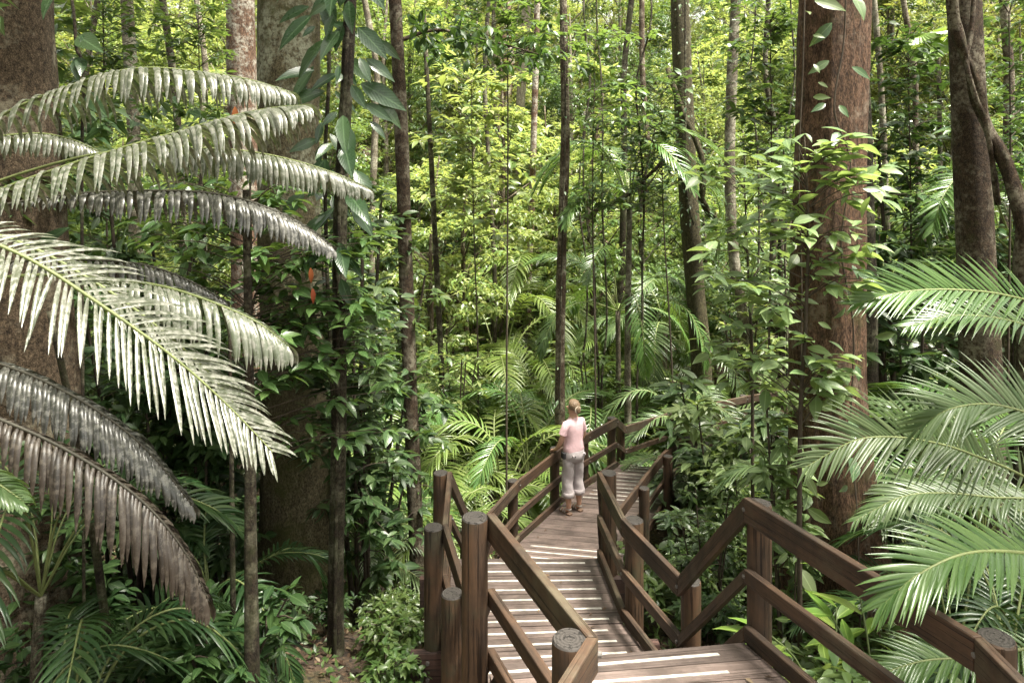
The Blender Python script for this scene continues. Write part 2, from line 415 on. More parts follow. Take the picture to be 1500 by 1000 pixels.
# ground
def ground_mat():
    m, t, N, L, bs = nt('forest_floor')
    tc = N.new('ShaderNodeTexCoord')
    n1 = noise(N, L, tc.outputs['Object'], 1.1, 8, 0.7)
    r1 = ramp(N, [(0.32, (0.030, 0.021, 0.014)), (0.5, (0.062, 0.043, 0.028)), (0.66, (0.050, 0.055, 0.020))])
    L.new(n1.outputs[0], r1.inputs[0])
    v = N.new('ShaderNodeTexVoronoi'); v.inputs['Scale'].default_value = 22
    L.new(tc.outputs['Object'], v.inputs['Vector'])
    rv = ramp(N, [(0.1, (0.5, 0.5, 0.5)), (0.8, (1.5, 1.35, 1.2))]); L.new(v.outputs['Color'], rv.inputs[0])
    col = mixc(N, L, r1.outputs[0], rv.outputs[0], 1.0, 'MULTIPLY')
    L.new(col, bs.inputs['Base Color']); bs.inputs['Roughness'].default_value = 0.9
    bp = N.new('ShaderNodeBump'); bp.inputs['Strength'].default_value = 0.8; bp.inputs['Distance'].default_value = 0.04
    L.new(v.outputs['Distance'], bp.inputs['Height']); L.new(bp.outputs[0], bs.inputs['Normal'])
    return m
M['ground'] = ground_mat()

# ------------------------------------------------------------------ terrain
GY = [-30, -6, 0, 3, 5, 7, 9, 12, 15, 20, 26, 40, 60, 90, 140]
GZ = [-2.2, -3.0, -3.4, -3.75, -4.35, -5.0, -5.75, -6.4, -7.0, -7.3, -6.6, -2.6, 4.5, 15, 24]
def ground(x, y):
    x = np.asarray(x, float); y = np.asarray(y, float)
    z = np.interp(y, GY, GZ)
    z = z + 0.06 * np.clip(x, 0, 30) * np.clip((14 - y) / 10, 0, 1)
    z = z + np.clip(np.abs(x) - 10, 0, 60) * 0.10
    z = z + 0.10 * np.sin(x * 1.3 + y * 0.7) + 0.07 * np.sin(x * 2.9 - y * 1.9 + 1) + 0.25 * np.sin(x * 0.31 + 2) * np.sin(y * 0.27)
    return z

def build_ground():
    xs = np.concatenate([np.linspace(-80, -10, 50), np.linspace(-9.7, 9.7, 100), np.linspace(10, 80, 50)])
    ys = np.concatenate([np.linspace(-30, -1, 20), np.linspace(-0.7, 20, 110), np.linspace(20.5, 140, 110)])
    X, Y = np.meshgrid(xs, ys)
    Z = ground(X, Y)
    rng = np.random.default_rng(1)
    Z = Z + rng.normal(0, 0.015, Z.shape)
    V = np.stack([X, Y, Z], -1).reshape(-1, 3)
    nx = len(xs)
    i = (np.arange(len(ys) - 1)[:, None] * nx + np.arange(nx - 1)[None, :]).ravel()
    Q = np.stack([i, i + 1, i + nx + 1, i + nx], 1)
    o = obj('ground', G().add(V, Q).mesh('ground', M['ground']))
    tag(o, kind='structure')
build_ground()

# ------------------------------------------------------------------ the boardwalk
RH = 0.85                                   # handrail height above the deck
def LP(px, py, h):
    d = 1000.0 * h / (py - 270)
    return Vector(((px - 750) * d / 1000.0, d, -h))
h1, h2, h3, h4 = 1.84, 2.80, 4.05, 4.40
R_PTS = [Vector((1.84, 1.2, -h1)), LP(1426, 933, h1), LP(1089, 728, h1),
         LP(992, 844, h2), LP(909.5, 759, h2), LP(874.5, 690, h2),
         Vector((1.04, 8.0, -h3)), LP(932, 709.6, h3), LP(968, 663.6, h3), Vector((2.72, 11.0, -h3)),
         Vector((3.22, 11.75, -h4)), Vector((4.7, 12.5, -h4)), Vector((6.6, 13.1, -h4))]
L_PTS = [Vector((-0.30, 1.55, -h1)), LP(877, 932, h1), LP(724, 750, h1),
         LP(687, 862, h2), LP(656, 767, h2), LP(662, 690, h2),
         LP(697, 775, h3), LP(762, 703, h3), LP(822, 657, h3), LP(864, 634, h3), LP(905, 612, h3),
         Vector((2.08, 12.42, -h4)), Vector((3.24, 13.3, -h4)), Vector((4.9, 14.2, -h4)), Vector((6.6, 14.9, -h4))]
TH = 0.045
def mitre(pts, side):
    """outward horizontal offset (unit thickness) at every point; side=+1 right of travel, -1 left"""
    out = []
    nn = []
    for a, b in zip(pts[:-1], pts[1:]):
        d = (b - a); d.z = 0; d.normalize()
        nn.append(Vector((d.y, -d.x, 0)) * side)
    for i in range(len(pts)):
        if i == 0: out.append(nn[0])
        elif i == len(pts) - 1: out.append(nn[-1])
        else:
            m = (nn[i - 1] + nn[i]).normalized()
            out.append(m / max(0.35, m.dot(nn[i])))
    return out

RAILS = [('top_rail', 0.0, 0.145), ('middle_rail', 0.42, 0.088), ('kick_rail', 0.755, 0.092)]
rnd = random.Random(5)
def build_rails(pts, side, runs):
    """runs: list of (first index, last index, with_posts, thing name, label, group)"""
    mo = mitre(pts, side)
    for (i0, i1, posts, nm, label, grp, cat) in runs:
        base = pts[posts[0]] if posts else pts[i0]
        org = Vector((base.x, base.y, base.z - RH))
        t = thing(nm, label, cat, org, 0, grp)
        for i in range(i0, i1):
            a, b = pts[i], pts[i + 1]
            d = (b - a).normalized()
            for (pn, dz, hh) in RAILS:
                g = G()
                gap = 0.0015
                ai, bi = a + d * gap - org, b - d * gap - org
                ao, bo = ai + mo[i] * TH, bi + mo[i + 1] * TH
                z0, z1 = Vector((0, 0, -dz - hh)), Vector((0, 0, -dz))
                # slightly eased top arris
                e = 0.006
                hexa(g, [ai + z0, bi + z0, bo + z0, ao + z0], [ai + z1, bi + z1, bo + z1, ao + z1], off=rnd.random() * 20)
                o = obj(pn, g.mesh(pn, M['rail'], False), t)
                bv = o.modifiers.new('edge', 'BEVEL'); bv.width = e; bv.segments = 2; bv.limit_method = 'ANGLE'
                wl = o.modifiers.new('weld', 'WELD'); wl.merge_threshold = 0.0005
                o.modifiers.move(1, 0)
        for i in posts:
            p = pts[i]
            r = rnd.uniform(0.070, 0.078)
            out = mo[i].normalized()
            c = p + mo[i] * TH + out * (r - 0.006)
            zt = p.z - rnd.uniform(0.006, 0.02) - (0.035 if side > 0 and i in (2, 3) else 0)
            zb = float(ground(c.x, c.y)) - 0.25
            g = G()
            zs = [zb, zb + 0.4, p.z - 0.9, p.z - 0.6, p.z - 0.3, zt - 0.02, zt - 0.008, zt]
            ph = rnd.random() * 6
            tube(g, [Vector((0, 0, z - zb)) for z in zs], [1] * 8, 28,
                 bump=lambda th, l, k, r=r, ph=ph: r * (1 + 0.012 * np.sin(3 * th + ph) + 0.02 * np.exp(-((th - ph) % (2 * PI) - 1) ** 2 * 300) * -1) * (1.0 if k < 6 else (0.985 if k == 6 else 0.90)))
            o = obj('post', g.mesh('post', M['post'], True), t, Vector((c.x, c.y, zb)) - org)
            sm = o.modifiers.new('split', 'EDGE_SPLIT'); sm.split_angle = math.radians(30)
            for dz in (0.072, 0.464):
                q = p - out * 0.004 + Vector((rnd.uniform(-.01, .01), 0, -dz)) - Vector((c.x, c.y, zb))
                bg = G(); tube(bg, [q + out * 0.03, q, q - out * 0.004], [0.0125, 0.0125, 0.008], 10)
                obj('bolt', bg.mesh('bolt', M['steel'], False), o)
build_rails(R_PTS, +1, [
    (0, 2, [1, 2], 'handrail', 'dark timber handrail running up to its peak from the lower right corner', None, 'handrail'),
    (2, 3, [], 'stair_rail', 'sloping stair rails between the peaked corner post and the deck below, beside the red trunk', None, 'stair rail'),
    (3, 5, [3, 4, 5], 'handrail', 'timber handrail on three posts along the right of the white-striped middle deck', None, 'handrail'),
    (5, 6, [], 'stair_rail', 'short stair rails hidden behind the far right post of the middle deck', None, 'stair rail'),
    (6, 9, [6, 7, 8, 9], 'handrail', 'weathered handrail opposite the woman, along the right of the striped far deck', None, 'handrail'),
    (9, 10, [], 'stair_rail', 'short stair rails at the far right end of the walk, behind shrub leaves', None, 'stair rail'),
    (10, 12, [10, 11, 12], 'handrail', 'farthest right handrail of the walk, half hidden among shrub leaves', None, 'handrail')])
build_rails(L_PTS, -1, [
    (0, 2, [1, 2], 'handrail', 'dark weathered handrail at bottom centre between tall post and round-topped ringed post', None, 'handrail'),
    (2, 3, [], 'stair_rail', 'shaded stair rails seen from behind, left of the tall dark post at bottom centre', None, 'stair rail'),
    (3, 5, [3, 4, 5], 'handrail', 'timber handrail on three posts along the left of the white-striped middle deck', None, 'handrail'),
    (5, 6, [], 'stair_rail', 'stair rails sloping down right from the leftmost post of the walk', None, 'stair rail'),
    (6, 10, [6, 7, 8, 9, 10], 'handrail', 'long sunlit handrail that the woman in pink rests her hand on', None, 'handrail'),
    (10, 11, [], 'stair_rail', 'short stair rails just past the end of the handrail the woman touches', None, 'stair rail'),
    (11, 14, [11, 12, 13, 14], 'handrail', 'farthest left handrail of the walk, climbing right behind broad shrub leaves', None, 'handrail')])

def along(pts, n):
    """n+1 points evenly along a plan polyline"""
    L = [0]
    for a, b in zip(pts[:-1], pts[1:]): L.append(L[-1] + (b - a).length)
    t = np.linspace(0, L[-1], n + 1)
    A = np.array([list(p) for p in pts])
    return [Vector([np.interp(s, L, A[:, k]) for k in range(3)]) for s in t]

def cut(pts, e, n, v):
    """point of the polyline where dot(n) = v (extrapolated along e when it ends)"""
    vs = [p.dot(n) for p in pts]; us = [p.dot(e) for p in pts]
    return float(np.interp(v, vs, us))

def deck(name, label, lp, rp, z, strips, fan=True, e=None, pitch=0.142, inset=(0.12, 0.12), heads=()):
    lp = [Vector((p.x, p.y, z)) for p in lp]; rp = [Vector((p.x, p.y, z)) for p in rp]
    org = (lp[0] + rp[0]) / 2
    t = thing(name, label, 'boardwalk', org)
    rows = []
    if fan:
        ll = sum((b - a).length for a, b in zip(lp[:-1], lp[1:])); lr = sum((b - a).length for a, b in zip(rp[:-1], rp[1:]))
        n = max(2, round((ll + lr) / 2 / pitch))
        A, B = along(lp, n), along(rp, n)
        rows = [(A[i], A[i + 1], B[i], B[i + 1]) for i in range(n)]
    else:
        e = Vector(e).normalized(); nv = Vector((-e.y, e.x, 0))
        v0 = min(lp[0].dot(nv), rp[0].dot(nv)); v1 = max(lp[-1].dot(nv), rp[-1].dot(nv))
        n = round((v1 - v0) / pitch)
        for i in range(n):
            q = []
            for pl in (lp, rp):
                for v in (v0 + i * pitch, v0 + (i + 1) * pitch):
                    u = cut(pl, e, nv, v)
                    pt = e * u + nv * v; pt.z = z
                    q.append(pt)
            if (q[2] - q[0]).length > 0.1 and (q[3] - q[1]).dot(e) > 0.1: rows.append(tuple(q))
    g, gs, gb = G(), G(), G()
    ns = 0
    for i, (a0, a1, b0, b1) in enumerate(rows):
        dz = rnd.uniform(-0.003, 0.003)
        gp = 0.004
        dv = ((a1 - a0) + (b1 - b0)).normalized() * gp
        up = Vector((0, 0, dz)); dn = Vector((0, 0, -0.04 + dz))
        q = [a0 + dv, b0 + dv, b1 - dv, a1 - dv]
        q = [p - org for p in q]
        hexa(g, [p + dn for p in q], [p + up for p in q], off=rnd.random() * 40)
        cy_ = (a0.y + b0.y) / 2
        if strips(i, (a0.y + a1.y + b0.y + b1.y) / 4, len(rows)):
            ee = (b0 - a0).normalized(); wv = ((a1 - a0) + (b1 - b0)).normalized()
            s0 = a0.lerp(a1, 0.42) + ee * (inset[0] + rnd.uniform(-0.02, 0.02)); s1 = b0.lerp(b1, 0.42) - ee * (inset[1] + rnd.uniform(-0.03, 0.05))
            w2 = wv * 0.0105
            if (s1 - s0).dot(ee) > 0.15:
                sg = G()
                qq = [s0 - w2 - org, s1 - w2 - org, s1 + w2 - org, s0 + w2 - org]
                hexa(sg, [p + Vector((0, 0, dz - 0.002)) for p in qq], [p + Vector((0, 0, dz + 0.004)) for p in qq])
                so = obj('anti_slip_strip', sg.mesh('anti_slip_strip', M['strip'], False), t)
    o = obj('planking', g.mesh('planking', M['deck'], False), t)
    # bearers under the deck, and crossheads bolted to the posts
    for f in (0.12, 0.88):
        k = G()
        a = lp[0].lerp(rp[0], f) - org; b = lp[-1].lerp(rp[-1], f) - org
        d = (b - a).normalized(); s = Vector((-d.y, d.x, 0)) * 0.035
        a = a + d * 0.02; b = b - d * 0.02
        lo, hi = Vector((0, 0, -0.14)), Vector((0, 0, -0.048))
        hexa(k, [a - s + lo, b - s + lo, b + s + lo, a + s + lo], [a - s + hi, b - s + hi, b + s + hi, a + s + hi])
        obj('bearer', k.mesh('bearer', M['bearer'], False), t)
    for (pa, pb) in heads:
        k = G()
        d = (pb - pa); d.z = 0; d.normalize(); s = Vector((-d.y, d.x, 0))
        A = Vector((pa.x, pa.y, z)) - d * 0.30 - s * 0.11 - org; B = Vector((pb.x, pb.y, z)) + d * 0.30 - s * 0.11 - org
        for lo, hi in ((-0.275, -0.142), (-0.41, -0.279)):
            lo, hi = Vector((0, 0, lo)), Vector((0, 0, hi))
            w = s * 0.07
            hexa(k, [A + lo, B + lo, B + w + lo, A + w + lo], [A + hi, B + hi, B + w + hi, A + w + hi])
        ch = obj('crosshead', k.mesh('crosshead', M['bearer'], False), t)
        for e_, sg in ((A, 1), (B, -1)):
            for zz in (-0.21, -0.345):
                q = e_ + d * sg * 0.14 + Vector((0, 0, zz))
                bg = G(); tube(bg, [q - s * 0.018, q], [0.016, 0.016], 6)
                obj('bolt', bg.mesh('bolt', M['steel'], False), ch)
    return t

D1, D2, D3, D4 = -h1 - RH, -h2 - RH, -h3 - RH, -h4 - RH
deck('boardwalk_deck', 'nearest timber deck at the bottom edge, dark planks with white nosing strips', L_PTS[0:3], R_PTS[0:3], D1,
     lambda i, y, n: i >= n - 5, inset=(0.02, 0.22))
deck('boardwalk_deck', 'middle timber deck with a white strip across every plank', L_PTS[3:6], R_PTS[3:6], D2, lambda i, y, n: True, heads=[(L_PTS[k], R_PTS[k]) for k in (3, 4, 5)])
deck('boardwalk_deck', 'pale timber deck the woman stands on, bare planks in front of her', L_PTS[6:11], R_PTS[6:10] + [Vector((2.95, 11.7, 0))], D3,
     lambda i, y, n: y > 10.55 or y < 9.2, fan=False, e=(1, -0.17, 0), inset=(0.16, 0.10), heads=[(L_PTS[6], R_PTS[6]), (L_PTS[7], R_PTS[7])])
deck('boardwalk_deck', 'farthest timber deck turning right behind shrub leaves', L_PTS[11:15], R_PTS[10:13], D4, lambda i, y, n: True)

def stairs(label, la, ra, za, lb, rb, zb):
    """treads from edge la-ra (height za) down to lb-rb (zb)"""
    n = max(2, round((za - zb) / 0.19))
    org = Vector(((la.x + ra.x) / 2, (la.y + ra.y) / 2, zb))
    t = thing('stair_flight', label, 'stairs', org)
    for k in range(1, n):
        f0, f1 = (k - 1) / (n - 1), (k) / (n - 1)
        z = za + (zb - za) * k / n
        q = [la.lerp(lb, f0), ra.lerp(rb, f0), ra.lerp(rb, f1), la.lerp(lb, f1)]
        q = [Vector((p.x, p.y, z)) - org for p in q]
        ins = (q[1] - q[0]).normalized() * 0.06
        q = [q[0] + ins, q[1] - ins, q[2] - ins, q[3] + ins]
        g = G(); hexa(g, [p + Vector((0, 0, -0.045)) for p in q], q, off=k * 3.1)
        tr = obj('tread', g.mesh('tread', M['deck'], False), t)
    for (a, b, s) in ((la, lb, 1), (ra, rb, -1)):
        g = G()
        e = (ra - la).normalized() * 0.045 * s
        e.z = 0
        A = Vector((a.x, a.y, za - 0.05)) - org + e * 0.2; B = Vector((b.x, b.y, zb - 0.05)) - org + e * 0.2
        dn = Vector((0, 0, -0.24))
        hexa(g, [A + dn, B + dn, B + e + dn, A + e + dn], [A, B, B + e, A + e])
        obj('stringer', g.mesh('stringer', M['bearer'], False), t)
stairs('shaded stair flight from the nearest deck down to the white-striped deck', L_PTS[2], R_PTS[2], D1, L_PTS[3], R_PTS[3], D2)
stairs('stair flight from the white-striped deck down to the woman\'s deck', L_PTS[5], R_PTS[5], D2, L_PTS[6], R_PTS[6], D3)
stairs('two low steps at the far end of the woman\'s deck', L_PTS[10], R_PTS[9], D3, L_PTS[11], R_PTS[10], D4)

# corridor test used when plants are scattered
WALK = [(R_PTS[0] + L_PTS[0]) / 2, (R_PTS[2] + L_PTS[2]) / 2, (R_PTS[3] + L_PTS[3]) / 2, (R_PTS[5] + L_PTS[5]) / 2, (R_PTS[6] + L_PTS[6]) / 2,
        (R_PTS[8] + L_PTS[9]) / 2, (R_PTS[10] + L_PTS[11]) / 2, (R_PTS[11] + L_PTS[13]) / 2, Vector((8.5, 14.8, 0)), Vector((14, 16, 0))]
def walk_dist(x, y):
    best = 99
    p = Vector((x, y, 0))
    for a, b in zip(WALK[:-1], WALK[1:]):
        a = Vector((a.x, a.y, 0)); b = Vector((b.x, b.y, 0))
        t = max(0, min(1, (p - a).dot(b - a) / (b - a).length_squared))
        best = min(best, (p - a.lerp(b, t)).length)
    return best
def pxl(x, y, z):
    return 750 + 1000 * x / y, 270 - 1000 * z / y

# ------------------------------------------------------------------ leaf machinery
LEAF_S = (np.array([[0, 0, 0], [-.5, .42, .07], [0, .5, 0], [.5, .42, .07], [0, 1, -.14]]), None,
          np.array([[0, 2, 1], [1, 2, 4], [0, 3, 2], [3, 4, 2]]))
def nice_leaf():
    vs = [0, .16, .38, .62, .84]; hw = [.05, .33, .5, .42, .2]
    V, Q = [], []
    for v, w in zip(vs, hw):
        c = -.22 * v * v
        V += [[-w, v, c + .10 * w], [0, v, c], [w, v, c + .10 * w]]
    for i in range(4):
        a = i * 3
        Q += [[a, a + 1, a + 4, a + 3], [a + 1, a + 2, a + 5, a + 4]]
    V.append([0, 1, -.24]); n = len(V) - 1
    T = [[12, 13, n], [13, 14, n]]
    return np.array(V), np.array(Q), np.array(T)
LEAF_N = nice_leaf()

def leaves(g, pos, D, N, L, W, tpl=LEAF_S):
    pos, D, N = np.asarray(pos, float), nrm(np.asarray(D, float)), np.asarray(N, float)
    n = len(pos)
    if n == 0: return
    S = nrm(np.cross(D, N)); N = np.cross(S, D)
    V0, Q0, T0 = tpl
    L = np.broadcast_to(L, (n,)); W = np.broadcast_to(W, (n,))
    V = (pos[:, None, :] + S[:, None, :] * (V0[None, :, 0:1] * W[:, None, None])
         + D[:, None, :] * (V0[None, :, 1:2] * L[:, None, None]) + N[:, None, :] * (V0[None, :, 2:3] * L[:, None, None]))
    k = len(V0); offs = (np.arange(n) * k)[:, None, None]
    Q = (Q0[None] + offs).reshape(-1, 4) if Q0 is not None else None
    T = (T0[None] + offs).reshape(-1, 3) if T0 is not None else None
    uv = np.tile(V0[:, :2], (n, 1))
    g.add(V.reshape(-1, 3), Q, T, uv)

def whorls(g, rng, pts, out, nl, length, wr=0.36, el=(-0.7, 0.35), tpl=LEAF_S, outw=0.5, stalk=0.05, droop=0.0):
    """a rosette of nl leaves round every point"""
    pts = np.asarray(pts, float); out = np.asarray(out, float)
    n = len(pts)
    if n == 0: return
    az = (rng.random((n, 1)) * 2 * PI + np.arange(nl)[None, :] * 2 * PI / nl + rng.normal(0, .35, (n, nl)))
    e = rng.uniform(el[0], el[1], (n, nl))
    D = np.stack([np.cos(az) * np.cos(e), np.sin(az) * np.cos(e), np.sin(e)], -1) + out[:, None, :] * outw
    D[..., 2] -= droop
    D = nrm(D)
    N = np.stack([rng.normal(0, .35, (n, nl)), rng.normal(0, .35, (n, nl)), np.ones((n, nl))], -1)
    L = length * rng.uniform(.6, 1.15, (n, nl))
    pos = pts[:, None, :] + D * stalk * L[..., None] + rng.normal(0, .12, (n, nl, 3)) * length
    leaves(g, pos.reshape(-1, 3), D.reshape(-1, 3), N.reshape(-1, 3), L.ravel(), (L * wr * rng.uniform(.8, 1.2, (n, nl))).ravel(), tpl)

def bush_skeleton(rng, height, spread, n_stem, twigs, lean=0.35, low=0.3):
    """stems with side twigs -> (list of polylines, tip points, outward directions)"""
    polys, tips, outs = [], [], []
    for s in range(n_stem):
        az = rng.random() * 2 * PI
        r = spread * rng.uniform(.25, 1.0) * (1 if n_stem > 1 else lean)
        h = height * rng.uniform(.65, 1.0)
        c = np.array([0.06 * math.cos(az), 0.06 * math.sin(az), 0]); e = np.array([r * .7 * math.cos(az), r * .7 * math.sin(az), h])
        m = c * .5 + e * .5 + np.array([0, 0, .12 * h]) * rng.uniform(0, 1)
        pl = [np.array(p) for p in catmull([Vector(c), Vector(m), Vector(e)], 9)]
        polys.append((pl, 0.006 + 0.006 * h))
        for k in range(twigs):
            t = low + (1 - low) * (k + rng.random()) / twigs
            i = min(7, int(t * 8)); p = pl[i] + (pl[i + 1] - pl[i]) * (t * 8 - i)
            a2 = rng.random() * 2 * PI
            ln = spread * rng.uniform(.25, .75) * (1.15 - .55 * t)
            d = np.array([math.cos(a2), math.sin(a2), rng.uniform(-.05, .6)])
            q = p + d * ln; mid = p + d * ln * .5 + np.array([0, 0, .08 * ln])
            polys.append(([p, mid, q], 0.006))
            for f in (0.55, 0.8, 1.0):
                tips.append(p + (q - p) * f + rng.normal(0, .03, 3)); outs.append(d / np.linalg.norm(d))
        tips.append(e); outs.append(np.array([0, 0, 1.0]))
    return polys, np.array(tips), np.array(outs)

def plant_meshes(nm, seed, height, spread, n_stem, twigs, nl, length, leafm, wr=.36, tpl=LEAF_S, lean=.35, low=.3, el=(-.7, .35), stemm=None, droop=0.0):
    rng = np.random.default_rng(seed)
    polys, tips, outs = bush_skeleton(rng, height, spread, n_stem, twigs, lean, low)
    gs = G()
    for pl, r in polys: tube(gs, pl, [r, r * .5], 5, cap=False)
    gl = G()
    whorls(gl, rng, tips, outs, nl, length, wr, el, tpl, droop=droop)
    return gs.mesh(nm + '_stem', stemm or M['twig']), gl.mesh(nm + '_foliage', leafm)

def place_plant(kind, meshes, loc, rz, sc, label, cat, group=None, parts=('stem', 'foliage'), tilt=(0, 0)):
    t = thing(kind, label, cat, loc, rz, group)
    t.rotation_euler = (tilt[0], tilt[1], rz)
    t.scale = (sc, sc, sc)
    for pn, me in zip(parts, meshes): obj(pn, me, t)
    return t

# ------------------------------------------------------------------ tree trunks and crowns
def trunk_mesh(nm, pts, rad, mat, sides=20, seed=0, rough=0.05, flare=0.0, nb=6, twist=0.4, origin=None, rings=40, limbs=(), fl=None):
    rr = np.random.default_rng(seed)
    ph = rr.random(8) * 6
    pp = catmull(pts, rings)
    tot = sum((b - a).length for a, b in zip(pp[:-1], pp[1:]))
    def bump(th, l, k):
        b = 1 + rough * (.5 * np.sin(5 * th + ph[0] + l * twist) + .35 * np.sin(9 * th + ph[1] - l * 1.3) + .4 * np.sin(2 * th + ph[2] + l * .8)) + rough * .5 * math.sin(l * 2.7 + ph[3])
        if sides >= 40: b = b + .010 * np.sin(23 * th + 1.6 * math.sin(l * 1.9) + ph[6]) + .008 * np.sin(34 * th - l * 1.1 + ph[7]) + rr.normal(0, .006, len(th))
        if fl: b = b + flare * np.exp(-l / fl) * (.8 + .30 * np.cos(nb * th + ph[4]) + .15 * np.sin(2 * th + ph[5]))
        elif flare: b = b + flare * math.exp(-l / (0.28 + .25 * flare)) * (.75 + .75 * np.cos(nb * th + ph[4]) * (.6 + .4 * np.sin(th + ph[5])))
        return b
    g = G()
    tube(g, pp, rad, sides, bump)
    for (lp, lr) in limbs: tube(g, catmull(lp, 10), lr, 7)
    return g.mesh(nm, mat, True, origin)

def crown_pts(rng, n, R, Hh, clumps, shell=0.55, flat=.45):
    """clumped points in an ellipsoid of radius R, half height Hh"""
    cen = []
    while len(cen) < clumps:
        p = rng.uniform(-1, 1, 3)
        d = np.linalg.norm(p)
        if d < 1 and d > shell * rng.random(): cen.append(p)
    cen = np.array(cen)
    idx = rng.integers(0, clumps, n)
    rad = rng.uniform(.14, .32, clumps)[idx]
    p = cen[idx] + nrm(rng.normal(0, 1, (n, 3))) * (rng.random((n, 1)) ** .5) * rad[:, None] * np.array([1, 1, flat])
    out = nrm(p + 1e-6)
    return p * np.array([R, R, Hh]), out, cen * np.array([R, R, Hh])

def tree_proto(nm, seed, height, r0, R, Hh, cz, npts, nl, length, leafm, bark, clumps=26, wr=.4, bend=.5, low=0, flat=.45, outw=.4):
    """trunk mesh (with limbs) and crown mesh in local space"""
    rng = np.random.default_rng(seed)
    bx, by = rng.normal(0, bend, 2)
    pts = [Vector((0, 0, -.3)), Vector((bx * .3, by * .3, height * .35)), Vector((bx * .1, by * .8, height * .7)), Vector((bx, by, height))]
    P_, out, cen = crown_pts(rng, npts, R, Hh, clumps, flat=flat)
    sh = np.array([bx * .7, by * .7, cz])
    P_ = P_ + sh; cen = cen + sh
    pp = catmull(pts, 24)
    limbs = []
    for c in cen[::2]:
        zz = max(.15 * height, min(height * .97, c[2] - rng.uniform(.2, .6) * Hh))
        a = min(pp, key=lambda q: abs(q.z - zz))
        b = Vector(c)
        limbs.append(([a, a.lerp(b, .5) + Vector((0, 0, .15 * (b - a).length * rng.uniform(-.3, 1))), b], [r0 * .28, r0 * .06]))
    tm = trunk_mesh(nm + '_trunk', pts, [r0, r0 * .8, r0 * .6, r0 * .2], bark, 10, seed, .05, .25, 4, rings=24, limbs=limbs)
    gl = G()
    whorls(gl, rng, P_, out, nl, length, wr, (-.8, .35), LEAF_S, outw)
    return tm, gl.mesh(nm + '_crown', leafm)

# ------------------------------------------------------------------ hero tree trunks (traced in plan and depth)
def ground_pt(px, d):
    x = (px - 750) * d / 1000.0
    return Vector((x, d, float(ground(x, d))))

_rc = np.random.default_rng(77)
def canopy_mesh(nm, seed, R, Hh, n, length, mat):
    rng = np.random.default_rng(seed)
    p, out, cen = crown_pts(rng, n, R, Hh, 30)
    g = G()
    whorls(g, rng, p, out, 7, length, .4, (-.8, .35), LEAF_S, .4)
    for c in cen[::2]: tube(g, [Vector((0, 0, -Hh * .9)), Vector(c) * .5 + Vector((0, 0, -.2 * Hh)), Vector(c)], [.05, .015], 5, cap=False)
    return g.mesh(nm, mat)
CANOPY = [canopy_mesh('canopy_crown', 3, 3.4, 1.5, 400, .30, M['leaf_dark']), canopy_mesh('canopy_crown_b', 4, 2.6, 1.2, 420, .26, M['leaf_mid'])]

def hero_tree(name, label, d, px, w, bark, flare=0, nb=5, height=9, crown=None, cs=1.0, rough=.05, sides=24, seed=1, vs=None, cat='tree', group=None, rings=46, twist=.4, limbs_px=(), off=(0, 0), fl=None):
    """px: photo points of the trunk's axis top -> bottom (the last one is taken down to the ground); w: widths in photo px, top -> bottom"""
    dd = d if isinstance(d, (list, tuple)) else [d] * len(px)
    up = [P(a, b, e) for (a, b), e in zip(px, dd)]
    top = up[0]; dirv = (up[0] - up[1]).normalized()
    top2 = top + dirv * max(0.5, (height - top.z) / max(.5, dirv.z)) + Vector((off[0], off[1], 0))
    gb = ground_pt(px[-1][0], dd[-1])
    pts = [gb + Vector((0, 0, -.3))]
    if up[-1].z > gb.z + .3: pts.append(up[-1])
    pts += [p for p in reversed(up[:-1])] + ([top + dirv * 2.0] if height - top.z > 4 else []) + [top2]
    rr = [a * e / 2000.0 for a, e in zip(w, (dd[0], dd[-1]))]
    t = thing(name, label, cat, gb, 0, group)
    rad = [rr[1], rr[1] * .5 + rr[0] * .5, rr[0], rr[0] * .8]
    limbs = [([P(a, b, c) for a, b, c in lp], [r0, r1]) for lp, r0, r1 in limbs_px]
    obj('trunk', trunk_mesh(name + '_trunk', pts, rad, bark, sides, seed, rough, flare, nb, origin=gb, rings=rings, twist=twist, limbs=limbs, fl=fl), t)
    if crown is not None:
        c = obj('crown', CANOPY[crown], t, top2 - gb)  # unseen crown above the frame, sized and shifted for the shade it casts
        c.scale = (cs, cs, cs); c.rotation_euler = (0, 0, seed * 1.7)
    return t

hero_tree('rainforest_tree', 'massive rough brown trunk at the left edge behind the grey fronds', 6.4, [(0, 0), (8, 300), (22, 600), (34, 980)], (125, 185), M['bark_brown'], .12, 5, 8.5, 1, 1.5, .035, 40, 11, off=(-1.6, 0))
hero_tree('rainforest_tree', 'thick mossy trunk with pale lichen patches near the top left', 8.0, [(424, 0), (424, 300), (432, 600), (440, 985)], (84, 92), M['bark_moss'], .9, 5, 9.5, 0, 1.55, .03, 48, 12, rings=80, off=(-.8, -1.2), fl=.8)
hero_tree('rainforest_tree', 'rust-coloured trunk patched white, just left of the thick mossy trunk', 13.5, [(352, 0), (356, 200), (362, 500), (366, 700)], (40, 44), M['bark_rust'], .2, 4, 11, 1, 1.2, .04, 20, 13)
hero_tree('slender_tree', 'slim grey trunk high on the left above the topmost frond', 15.5, [(186, 0), (196, 200), (200, 500), (204, 700)], (17, 19), M['bark_grey'], .2, 4, 11, 1, .9, .05, 12, 14)
hero_tree('slender_tree', 'leaning thin dark trunk above the middle of the topmost frond', 16.5, [(238, 0), (258, 150), (268, 350), (280, 700)], (10, 12), M['bark_dark'], .2, 4, 10, 1, .8, .05, 10, 15)
